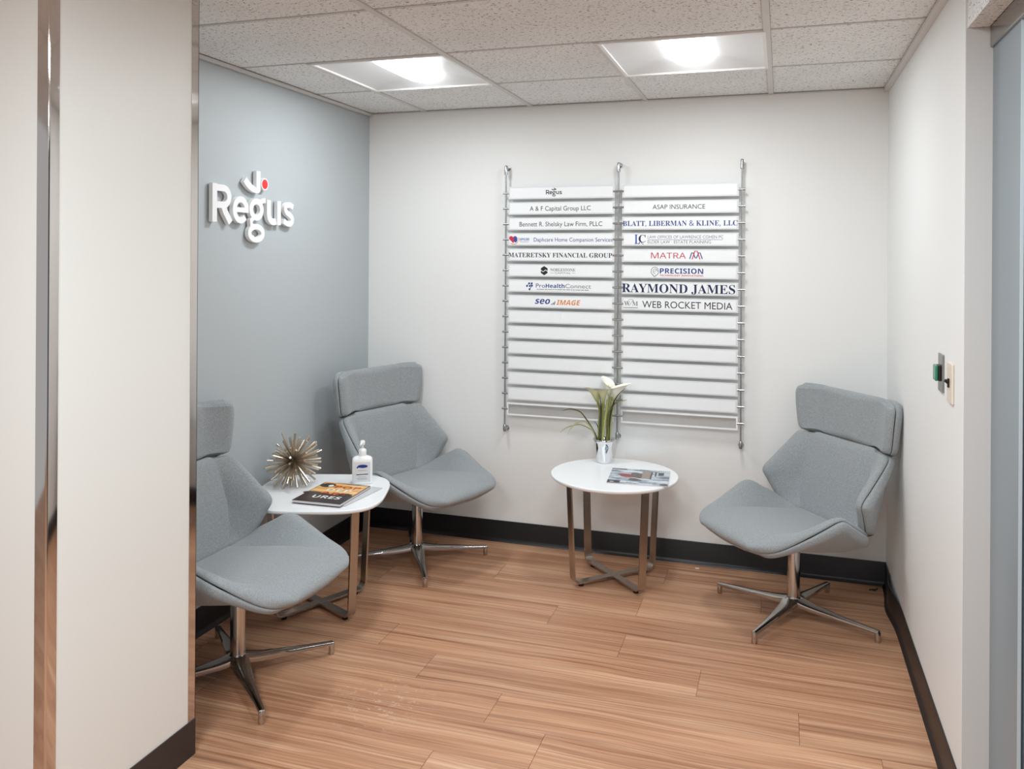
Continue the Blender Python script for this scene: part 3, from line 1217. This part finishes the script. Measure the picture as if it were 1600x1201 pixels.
def heart(b):
    pts = []
    for q in range(40):
        th = 2 * PI * q / 40
        pts.append((16 * math.sin(th) ** 3 * 0.00135, (13 * math.cos(th) - 5 * math.cos(2 * th) - 2 * math.cos(3 * th) - math.cos(4 * th)) * 0.00135))
    prism(b, pts, T0, T1)


mark(3, 0, heart, M_RED, PXL(802.5), 0.002)
mark(3, 0, lambda b: prism(b, [(x, y) for x, y in arc(0, 0, 0.010, 0.016, 0, 360, 20)[:-1]], T0, T1 + 0.0003), M_BLUE, PXL(806.5), 0.0)
mark(3, 0, lambda b: ribbon(b, arc(0, 0, 0.026, 0.026, -130, 20, 18), 0.003, T0, T1), M_ORANGE, PXL(803.5), 0.001)
mark(3, 0, lambda b: ribbon(b, [(0, 0), (0.05, 0)], 0.0015, T0, T1), M_BLUE, PXL(813), -0.013)


def hexa(b):
    prism(b, [(0.021 * math.sin(PI / 3 * k), 0.024 * math.cos(PI / 3 * k)) for k in range(6)], T0, T1)


mark(5, 0, hexa, M_BLACK, PXL(852.5))
mark(5, 0, lambda b: (ribbon(b, [(-0.021, 0.004), (-0.006, -0.006), (0.008, 0.004), (0.021, -0.006)], 0.0035, T0, T1 + 0.0003)), M_PLATE, PXL(852.5))
for x0, x1 in ((862, 867.5), (895.5, 901)):
    mark(5, 0, lambda b: ribbon(b, [(0, 0), (PXL(x1) - PXL(x0), 0)], 0.0012, T0, T1), M_GREYINK, PXL(x0), -0.0115)


def dots(b):
    for x, y in ((-16, 0), (-4, 14), (10, 14), (-1, 0), (11, 2), (-2, -17)):
        prism(b, [(x * 0.001 + 0.0052 * math.cos(a), y * 0.001 + 0.0052 * math.sin(a)) for a in [2 * PI * k / 14 for k in range(14)]], T0, T1)
    ribbon(b, [(-0.016, 0), (-0.004, 0.014)], 0.003, T0, T1)
    ribbon(b, [(-0.001, 0), (0.010, 0.014)], 0.003, T0, T1)
    ribbon(b, [(-0.002, -0.017), (0.011, 0.002)], 0.003, T0, T1)


mark(6, 0, dots, M_NAVY, PXL(830))


def tagline(b):
    # a line of print too small to read in the photograph
    w_ = PXL(925) - PXL(841)
    x = 0.0
    k = 0
    while x < w_ - .012:
        d_ = (.010, .026, .016, .022, .008)[k % 5]
        ribbon(b, [(x, 0), (x + d_, 0)], .0030, T0, T1)
        x += d_ + .003
        k += 1


mark(6, 0, tagline, M_GREYINK, PXL(841), -0.0165, 'small_print')


def bars(b):
    for k, hh in enumerate((0.005, 0.011, 0.018)):
        x = k * 0.0075
        prism(b, [(x, -0.014), (x + 0.004, -0.014), (x + 0.004 + hh * .25, -0.014 + hh), (x + hh * .25, -0.014 + hh)], T0, T1)


mark(7, 0, bars, M_BLACK, PXL(863.5))


def rule(b):
    ribbon(b, [(0, 0), (PXR(1130) - PXR(1012), 0)], 0.0014, T0, T1)


mark(3, 1, rule, M_BLUE, PXR(1012), -0.001)
mark(3, 1, lambda b: ribbon(b, [(0, 0.004), (0.005, -0.003), (0.013, -0.006)], 0.0025, T0, T1), M_DKNAVY, PXR(1001.5), -0.018)


def em_a(b):
    ribbon(b, [(-0.030, -0.017), (-0.020, 0.014), (-0.014, 0.014), (-0.002, -0.014)], 0.0045, T0, T1)
    ribbon(b, [(0.002, -0.014), (0.014, 0.014), (0.020, 0.014), (0.031, -0.017)], 0.0045, T0, T1)


def em_b(b):
    ribbon(b, [(-0.018, -0.020), (-0.005, 0.021), (0.006, 0.021), (0.020, -0.020)], 0.0045, T0, T1 + 0.0002)


mark(4, 1, em_a, M_NAVY, PXR(1088.5), 0.002)
mark(4, 1, em_b, M_RED, PXR(1088.5), 0.003)


def head(b):
    ribbon(b, arc(0, 0.003, 0.019, 0.021, -60, 230, 30), 0.0026, T0, T1)
    ribbon(b, arc(0.002, 0.004, 0.011, 0.012, -20, 270, 24), 0.0022, T0, T1)
    ribbon(b, [(-0.012, -0.012), (-0.002, -0.025), (0.004, -0.019), (0.008, -0.015)], 0.0035, T0, T1)
    ribbon(b, [(-0.004, 0.000), (0.002, 0.006), (0.010, 0.012)], 0.0020, T0, T1)


mark(5, 1, head, M_GREYINK, PXR(1024), 0.0)


def wrm(b):
    ribbon(b, arc(0, 0.004, 0.016, 0.020, 20, 175, 16), 0.0014, T0, T1)
    ribbon(b, [(-0.008, -0.010), (0.0, 0.002), (0.012, 0.020)], 0.0014, T0, T1)
    ribbon(b, [(-0.036, -0.019), (0.036, -0.019)], 0.0030, T0, T1)


mark(7, 1, wrm, M_GREYINK, PXR(985.5), 0.0)

# ------------------------------------------------------------------ raised lettering on the grey wall
logo = thing('wall_lettering', 'raised white letters with a red dot on the grey wall', 'sign', (0, -1.400, 1.661))
WALL_L = Matrix(((0, 0, 1, 0), (1, 0, 0, 0), (0, 1, 0, 0), (0, 0, 0, 1)))      # art X -> +Y, art Y -> +Z, depth -> +X
parts, dot = logo_strokes(0.001, 0.006, 0.024)
for k, q in enumerate(parts):
    bmesh.ops.transform(q, matrix=WALL_L, verts=q.verts[:])
    obj('letter' if k < 5 else 'tick_mark', q, M_LETTER, logo)
bmesh.ops.transform(dot, matrix=WALL_L, verts=dot.verts[:])
dd = obj('dot', dot, M_LETTER, logo)
fc = B()
prism(fc, arc(0.361, 0.180, 0.0215, 0.0215, 0, 360, 32)[:-1], 0.0241, 0.0246)
bmesh.ops.transform(fc, matrix=WALL_L, verts=fc.verts[:])
f_ = obj('dot_face', fc, M_REDDOT, dd)
f_['label'] = 'red face of the dot'
st = B()
for (x, y) in ((16, 30), (16, 130), (188, 12), (300, 100), (300, -55), (393, 70), (474, 60), (560, 52), (313, 190), (361, 180)):
    prism(st, [(x * .001 + 0.006 * math.cos(a), y * .001 + 0.006 * math.sin(a)) for a in [2 * PI * k / 10 for k in range(10)]], 0.0003, 0.007)
bmesh.ops.transform(st, matrix=WALL_L, verts=st.verts[:])
obj('standoff_pins', st, M_LETTER, logo)

# ------------------------------------------------------------------ switches on the right wall
bt = thing('exit_button', 'green push button on a grey metal plate on the right wall', 'button', (W, -1.398, 1.178))
b1 = B()
box(b1, -0.006, -0.036, -0.058, -0.0004, 0.036, 0.058, 0.0015)
obj('cover_plate', b1, M_GREYMETAL, bt)
b2 = B()
box(b2, -0.015, -0.022, -0.024, -0.006, 0.022, 0.024, 0.002)
hs = obj('housing', b2, M_BLACKPL, bt)
b3 = B()
box(b3, -0.023, -0.022, -0.024, -0.015, 0.022, 0.024, 0.003)
obj('push_cap', b3, M_GREENBTN, bt)
sw = thing('light_switch', 'almond light switch with a black toggle on the right wall', 'switch', (W, -1.550, 1.168))
b1 = B()
box(b1, -0.007, -0.036, -0.058, -0.0004, 0.036, 0.058, 0.002)
obj('cover_plate', b1, M_ALMOND, sw)
b2 = B()
box(b2, -0.012, -0.006, -0.013, -0.007, 0.006, 0.013, 0.001)
tube(b2, [(-0.008, 0, 0.0), (-0.019, 0, 0.008)], [0.006, 0.0045], 10)
obj('toggle', b2, M_BLACKPL, sw)

# ------------------------------------------------------------------ things on the squarish table
# spiky ornament
UC = Vector((0.155, -1.000, TZ + 0.108))
ur = thing('spiky_ornament', 'spiky champagne metal starburst ornament on the squarish white table', 'ornament', UC)
cb = B()
bmesh.ops.create_icosphere(cb, subdivisions=2, radius=0.017)
obj('core', cb, M_CHAMP, ur, 180)
NS = 100
for i in range(NS):
    zz = 1 - 2 * (i + 0.5) / NS
    th = i * PI * (3 - math.sqrt(5)) + random.uniform(-.18, .18)
    zz = max(-0.999, min(0.999, zz + random.uniform(-.04, .04)))
    rr = math.sqrt(1 - zz * zz)
    d_ = Vector((rr * math.cos(th), rr * math.sin(th), zz))
    L = random.choice((0.096, 0.112, 0.124, 0.131)) + random.uniform(-.004, .004)
    if d_.z < 0:
        L = min(L, (0.108 - 0.0045 * rr - 0.0005) / max(-d_.z, 1e-3))
    sb = B()
    tube(sb, [d_ * 0.012, d_ * L], 0.0050, 8)
    obj('spike', sb, M_CHAMP, ur, 40)

# pump bottle, turned to the viewer
bo = thing('pump_bottle', 'white pump bottle with a blue oval emblem on the squarish table', 'bottle', (0.427, -0.868, TZ), D(26))
bb = B()


def sup(a, b_, z, n=4.0, k=40):
    out = []
    for q in range(k):
        th = 2 * PI * q / k
        c, s = math.cos(th), math.sin(th)
        out.append((math.copysign(abs(c) ** (2 / n), c) * a, math.copysign(abs(s) ** (2 / n), s) * b_, z))
    return out


loft(bb, [sup(.040, .022, .0003), sup(.0445, .0255, .003), sup(.0455, .0262, .010), sup(.0455, .0262, .103), sup(.044, .025, .112, 3.6), sup(.038, .022, .119, 3),
          sup(.026, .019, .123, 2.5), sup(.016, .016, .126, 2)])
obj('body', bb, M_WHITEPL, bo, 50)
lb = B()
box(lb, -.036, -.0268, .012, .036, -.0262, .100)
lab = obj('label', lb, M_LABELPL, bo)
lo = B()
prism(lo, [(x, y) for x, y in arc(.002, .082, .0225, .0075, 0, 360, 24)[:-1]], 0, .0004)
prism(lo, [(x, y) for x, y in arc(-.021, .077, .004, .004, 0, 360, 14)[:-1]], 0, .0004)
bmesh.ops.transform(lo, matrix=Matrix.Translation((0, -.0268, 0)) @ TO_WALL, verts=lo.verts[:])
obj('blue_emblem', lo, M_NAVY, lab)
tm = B()      # a line of script too small to read in the photograph
ribbon(tm, [(-.020 + .001 * k, .0018 * math.sin(k * 1.9) * (1.3 if k % 7 == 0 else .8)) for k in range(41)], .0009, 0, .0003)
bmesh.ops.transform(tm, matrix=Matrix.Translation((.001, -.0271, .063)) @ TO_WALL, verts=tm.verts[:])
obj('lettering', tm, M_GREYINK, lab)
ba = B()
prism(ba, [(-.026, .043), (.026, .045), (.026, .0485), (-.026, .0465)], 0, .0003)
bmesh.ops.transform(ba, matrix=Matrix.Translation((0, -.0268, 0)) @ TO_WALL, verts=ba.verts[:])
obj('black_band', ba, M_BLACK, lab)
ba = B()
for zz, w_ in ((.034, .018), (.027, .024), (.022, .020)):
    prism(ba, [(-w_, zz), (w_, zz), (w_, zz + .0012), (-w_, zz + .0012)], 0, .0003)
bmesh.ops.transform(ba, matrix=Matrix.Translation((0, -.0268, 0)) @ TO_WALL, verts=ba.verts[:])
obj('small_print', ba, M_GREYINK, lab)
cp = B()
lathe(cp, [(.0175, .126), (.0178, .128), (.0178, .148), (.0165, .151), (.012, .155), (.006, .158)], 28)
obj('collar', cp, M_WHITEPL, bo, 50)
pp = B()
tube(pp, [(0, 0, .156), (0, 0, .178)], .0045, 14)
loft(pp, [sup(.0085, .0085, .172, 2.2, 20), sup(.0115, .010, .176, 2.4, 20), sup(.0115, .010, .188, 2.4, 20), sup(.009, .008, .192, 2.2, 20)])
tube(pp, [(0, 0, .184), (-.004, -.020, .184), (-.007, -.036, .179)], [.006, .005, .0042], 12)
obj('pump', pp, M_WHITEPL, bo, 50)

# pale booklet below the colourful book
BK = (0.300, -1.240)
br = D(3.0)
bl = thing('booklet', 'thin pale grey booklet under the colourful book', 'booklet', (0.424, -1.060, TZ), D(-5))
b1 = B()
box(b1, -.108, -.138, .0003, .118, .148, .0035, .0008, 1)
obj('pages', b1, M_PAPER, bl)
b1 = B()
box(b1, -.1085, -.1385, .0036, .1185, .1485, .0042)
obj('cover', b1, mat('pale_grey_cover', (206, 206, 208), 0.35), bl)

# the colourful book
bk = thing('art_book', 'softcover book with orange and dark cover and bold title on the squarish table', 'book', (0.300, -1.240, TZ + 0.0044), D(2.0))
BWd, BDp, BTh = 0.220, 0.285, 0.011
b1 = B()
box(b1, .001, .001, .0009, BWd - .001, BDp - .001, BTh - .0009)
obj('pages', b1, M_PAPER, bk)
M_COVDK = mat('dark_umber_cover', (62, 52, 52), 0.3)
M_COVOR = mat('orange_cover', (232, 170, 92), 0.3)
M_COVYE = mat('yellow_cover', (246, 206, 132), 0.3)
M_COVRED = mat('red_cover_ink', (176, 34, 40), 0.3)
M_COVWH = mat('white_cover_ink', (248, 244, 236), 0.3)
b1 = B()
box(b1, 0, 0, 0.0002, BWd, BDp, 0.0009)
box(b1, 0, 0, BTh - .0009, BWd, BDp, BTh)
cov = obj('cover', b1, M_COVDK, bk)


def cover_art(name, polys, m, lift, parent):
    b = B()
    for poly in polys:
        prism(b, poly, BTh, BTh + lift)
    return obj(name, b, m, parent)


def wavy(y_lo, y_hi, amp, x0=0.004, x1=BWd - 0.004, ph=0.0, n=14):
    lo_ = [(x0 + (x1 - x0) * i / n, y_lo + amp * math.sin(i / n * 6.0 + ph)) for i in range(n + 1)]
    hi_ = [(x0 + (x1 - x0) * i / n, y_hi + amp * 0.8 * math.sin(i / n * 5.0 + ph + 1)) for i in range(n + 1)]
    return lo_ + hi_[::-1]


cover_art('cover_art', [wavy(0.120, 0.278, 0.008)], M_COVOR, 0.0002, cov)
cover_art('cover_art', [wavy(0.150, 0.172, 0.006, ph=1), wavy(0.205, 0.218, 0.005, ph=2), wavy(0.255, 0.264, 0.004, ph=0.4)], M_COVYE, 0.0003, cov)
cover_art('cover_art', [arc(0.030, 0.118, 0.045, 0.022, 0, 360, 22)[:-1], arc(0.178, 0.124, 0.034, 0.018, 0, 360, 22)[:-1],
                        arc(0.038, 0.240, 0.036, 0.032, 0, 360, 22)[:-1]], M_COVDK, 0.0004, cov)
cover_art('cover_art', [arc(0.055, 0.236, 0.012, 0.015, 0, 360, 18)[:-1]], M_COVWH, 0.0005, cov)
for s, x0, x1, y, cp_, m_ in (('POP', .080, .200, .226, .034, M_COVRED), ('DEP', .066, .180, .178, .034, M_COVWH),
                              ('ART', .062, .190, .130, .030, M_COVRED), ('URES', .056, .184, .074, .036, M_COVWH)):
    tb = text_mesh(s, 'sansbold', x1 - x0, cp_)
    bmesh.ops.translate(tb, verts=tb.verts[:], vec=((x0 + x1) / 2, y, BTh + 0.0007))
    obj('title', tb, m_, cov)

# ------------------------------------------------------------------ things on the round table
# magazine with a wintry painted cover
mg = thing('magazine', 'glossy magazine with a wintry grey cover and red figure on the round table', 'magazine', (1.472, -0.512, TZ), D(5.0))
MW, MD, MT = 0.274, 0.262, 0.006
b1 = B()
box(b1, .0005, .0005, .0004, MW - .0005, MD - .0005, MT - .0006)
obj('pages', b1, M_PAPER, mg)


def winter_cover():
    m = mat('winter_cover', (150, 160, 170), 0.25)
    nt = m.node_tree
    b = nt.nodes['Principled BSDF']
    tc = nt.nodes.new('ShaderNodeTexCoord')
    n1 = noise(nt, mapping(nt, tc.outputs['Object'], (9, 26, 1)), 1.0, 5, 0.62)
    c = ramp(nt, n1, [(0.28, lin((52, 58, 66))), (0.42, lin((128, 138, 150))), (0.52, lin((186, 194, 204))), (0.66, lin((232, 236, 240)))])
    nt.links.new(c, b.inputs['Base Color'])
    return m


b1 = B()
box(b1, 0, 0, MT - .0006, MW, MD, MT)
mcov = obj('cover', b1, winter_cover(), mg)
M_BROWN = mat('brown_cover_ink', (92, 76, 68), 0.3)
M_BEIGE = mat('beige_cover_ink', (150, 136, 124), 0.3)
M_COVGREY = mat('charcoal_cover_ink', (62, 64, 70), 0.3)
M_WINE = mat('wine_cover_ink', (150, 50, 56), 0.3)


def mag_art(polys, m, lift):
    b = B()
    for poly in polys:
        prism(b, poly, MT, MT + lift)
    return obj('cover_art', b, m, mcov)


def blob(cx_, cy_, rx, ry, ph, n=22, amp=.22):
    return [(cx_ + rx * math.cos(a) * (1 + amp * math.sin(3 * a + ph)), cy_ + ry * math.sin(a) * (1 + amp * math.cos(2 * a + ph))) for a in [2 * PI * k / n for k in range(n)]]


mag_art([blob(.080, .140, .036, .034, .4)], M_WINE, .0002)
mag_art([blob(.130, .150, .036, .050, 1.2), blob(.118, .075, .030, .020, 2.2)], M_BROWN, .0003)
mag_art([[(.148, .100), (.186, .098), (.188, .228), (.150, .232)]], M_BEIGE, .0004)
mag_art([[(.0, .0), (.055, .0), (.058, .045), (.0, .050)], [(.186, .100), (.194, .100), (.196, .228), (.188, .228)], [(.206, .150), (.214, .150), (.214, .232), (.206, .232)],
         [(.222, .170), (.248, .172), (.248, .225), (.222, .222)], [(.236, .006), (.270, .004), (.270, .026), (.240, .028)], [(.0, .246), (.07, .243), (.07, .260), (.0, .260)]], M_COVGREY, .0003)
mag_art([[(.012, .016), (.030, .016), (.030, .024), (.012, .024)], [(.060, .018), (.086, .018), (.086, .026), (.060, .026)]], M_COVWH, .0005)

# silver cup vase
VX, VY = 1.383, -0.128
va = thing('vase', 'small polished silver cup vase on the round table', 'vase', (VX, VY, TZ))
vb = B()
lathe(vb, [(.0, .0005), (.035, .0005), (.0375, .002), (.0395, .012), (.0445, .045), (.0490, .080), (.0510, .100), (.0530, .104), (.0570, .109), (.0580, .114), (.0555, .118), (.0520, .117),
           (.0490, .110), (.0465, .095), (.0, .092)], 40, False, False)
obj('cup', vb, M_SILVER, va, 60)
fb = B()
lathe(fb, [(.0458, .0922), (.0465, .097)], 32, False, True)
obj('filler', fb, M_SOIL, va)


def pt(u, v, dy=0.0):
    """photo position of a stem or leaf point, on the upright plane through the vase"""
    return Vector((1.383 + (u - 945.0) * 0.00331, VY + dy, TZ + 0.109 + (686.5 - v) * 0.00326))


def calla(label, stem_px, base, tip_dir, size, pm, stem_mat, dy):
    """stem through stem_px up to the bloom's throat; spathe opens along tip_dir (x tilt, y tilt)"""
    P = [pt(u, v, d_) for (u, v), d_ in zip(stem_px, dy)]
    root = P[0].copy()
    size *= 0.98
    t = thing('calla_lily', label, 'flower', root, 0, 'calla lilies in the silver cup')
    pts = [Vector(q) for q in catmull([list(p_ - root) for p_ in P], 14)]
    sb = B()
    tube(sb, pts, [0.0052] * 8 + [0.0054, 0.0056, 0.0058, 0.006, 0.0062, 0.0064, 0.0066], 10)
    obj('stem', sb, stem_mat, t, 60)
    ax = Vector(tip_dir).normalized()
    top = pts[-1] - ax * 0.004
    # spathe: a rolled funnel whose rim flares and dips, with one pointed lip
    qb = B()
    nt_, nh = 36, 14
    rings = []
    for jv in range(nh + 1):
        s = jv / nh
        ring = []
        for k in range(nt_):
            a = 2 * PI * k / nt_
            lip = math.cos(a)
            fl = max(0.0, s - 0.72) / 0.28
            r = size * (0.14 + 0.54 * s + 0.20 * fl * fl * (0.6 + 0.9 * max(0.0, lip)))
            h_ = size * (1.95 * s + 0.55 * s * s * lip + 0.10 * fl * max(0.0, lip) ** 6 - 0.10 * fl * fl * (1 - lip))
            ring.append(Vector((r * math.cos(a) * (1 + 0.18 * s * max(0, lip) ** 4), r * 0.92 * math.sin(a), h_)))
        rings.append(ring)
    inner = [[p_ * 0.965 + Vector((0, 0, size * 0.03)) for p_ in ring] for ring in rings[::-1]]
    loft(qb, rings + inner, True, True)
    rot = Vector((0, 0, 1)).rotation_difference(ax).to_matrix().to_4x4()
    spin = Matrix.Rotation(math.atan2(tip_dir[1], tip_dir[0]) + 0.25, 4, 'Z')
    bl_ = obj('bloom', qb, pm, t, 70)
    bl_.matrix_local = Matrix.Translation(top) @ rot @ spin
    db = B()
    tube(db, [(0, 0, size * .45), (size * .02, 0, size * 1.0), (size * .03, 0, size * 1.55)], [size * .07, size * .075, size * .04], 10)
    obj('spadix', db, M_SPADIX, bl_, 60)
    return t


calla('calla lily leaning left, greenish cream, leftmost bloom in the silver cup',
      [(937, 690), (937.5, 660), (938.5, 642), (936, 628)], 0, (-0.30, -0.10, 1.0), 0.039, M_PETAL_G, M_STEM, (-.012, -.012, -.012, -.02))
calla('green-throated calla lily at the centre front of the silver cup',
      [(943, 690), (944, 660), (945, 642), (946, 627)], 0, (0.02, -0.34, 1.0), 0.040, M_PETAL_G, M_STEM, (-.026, -.028, -.034, -.046))
calla('wide open white calla lily, rightmost bloom in the silver cup',
      [(953, 690), (955, 660), (957, 640), (960, 624)], 0, (0.36, -0.12, 1.0), 0.047, M_PETAL_W, M_STEM2, (-.010, -.008, -.006, -.006))
calla('white calla lily at the back of the silver cup, highest bloom',
      [(948, 690), (948, 660), (949, 640), (951, 620)], 0, (-0.08, 0.12, 1.0), 0.042, M_PETAL_W, M_STEM2, (.014, .016, .018, .018))
# bud-less stalks
for (lab_, px, dd_, m_) in (('pale bare flower stalk at the front, slanting right in the silver cup', [(943.5, 690), (946, 668), (949, 645), (951, 622)], -.030, M_STEM2),
                            ('green bare flower stalk at the right side of the silver cup', [(951, 690), (953, 655), (955.5, 632), (957, 618)], -.020, M_STEM),
                            ('green bare flower stalk at the left side of the silver cup', [(939.5, 690), (941, 655), (941.5, 635), (942, 618)], .004, M_STEM)):
    P = [pt(u, v, dd_) for u, v in px]
    sb = B()
    tube(sb, [Vector(q) - P[0] for q in catmull([list(p_) for p_ in P], 10)], 0.0050, 10)
    so = obj('flower_stalk', sb, m_, None, 60, P[0])
    tag(so, lab_, 'flower stalk', 'bare stalks in the silver cup')


def blade(label, px, dys, w, m):
    P = [pt(u, v, d_) for (u, v), d_ in zip(px, dys)]
    root = P[0].copy()
    pts = [Vector(q) - root for q in catmull([list(p_) for p_ in P], 28)]
    b = B()
    rings = []
    for i, p_ in enumerate(pts):
        s = i / 28
        t_ = (pts[min(i + 1, 28)] - pts[max(i - 1, 0)]).normalized()
        sd = t_.cross(Vector((0, 1, 0)))
        sd = sd.normalized() if sd.length > 1e-6 else Vector((1, 0, 0))
        sd = (sd + Vector((0, 0.8, 0))).normalized()
        nn_ = t_.cross(sd).normalized()
        ww = 1.7 * w * (0.55 + 0.45 * math.sin(min(1, s * 2) * PI / 2)) * (1 - s ** 3) + 0.0006
        rings.append([p_ + sd * ww + nn_ * ww * .25, p_ + nn_ * .0006 - nn_ * ww * .1, p_ - sd * ww + nn_ * ww * .25, p_ - nn_ * .0008 - nn_ * ww * .1])
    loft(b, rings)
    o = obj('grass_leaf', b, m, None, 60, root)
    return tag(o, label, 'leaf', 'long leaves in the silver cup')


blade('long dark leaf rising steeply to the right of the calla lilies', [(953, 690), (955, 655), (961, 628), (969, 613), (980.5, 601.5)], (-.012, -.03, -.046, -.056, -.06), .0030, M_LEAF_DARK)
blade('olive leaf bending right below the steep dark leaf', [(951, 690), (952, 650), (958, 634), (966, 625), (982, 620)], (-.02, -.03, -.04, -.05, -.05), .0038, M_LEAF)
blade('dark leaf standing between the left and centre blooms', [(939, 690), (941, 655), (942, 630), (938.5, 609)], (-.03, -.034, -.04, -.045), .0034, M_LEAF_DARK)
blade('long leaf arching left, highest of the drooping leaves', [(936, 690), (929, 670), (920, 655), (909, 643), (893, 640), (880.5, 644.5)], (0, -.02, -.03, -.03, -.03, -.03), .0034, M_LEAF)
blade('pale leaf arching left, in the middle of the drooping leaves', [(935, 690), (929, 667), (919, 655), (909, 657), (900, 665), (893, 677.5)], (-.01, -.05, -.07, -.08, -.08, -.08), .0038, M_LEAF_PALE)
blade('long leaf arching lowest and furthest to the left', [(936, 690), (931, 676), (918, 669), (905, 666), (890, 670), (882, 674), (874.5, 681)], (0, 0, .01, .02, .02, .02, .02), .0032, M_LEAF_PALE)
blade('short dark leaf at the left rim of the silver cup', [(938, 690), (937, 675), (934, 664), (929, 658)], (.0, .0, .0, .0), .0026, M_LEAF_DARK)

# ------------------------------------------------------------------ small scraps on the floor
b = B()
tube(b, [Vector(q) for q in catmull([(-.018, 0, .003), (-.006, .004, .004), (.006, -.002, .006), (.018, .002, .012)], 12)], [.003] * 4 + [.004] * 5 + [.003] * 4, 8)
o = obj('floor_scrap', b, M_BLACKPL, None, 60, (2.632, -0.085, 0))
tag(o, 'small black scrap on the floor in the far right corner', 'scrap')
b = B()
prism(b, [(-.010, -.002), (.0, -.005), (.011, -.001), (.008, .004), (-.006, .005)], 0.0004, 0.003)
o = obj('paper_chip', b, M_WHITEPL, None, None, (1.836, -0.068, 0))
tag(o, 'small white chip on the floor by the black baseboard', 'scrap')
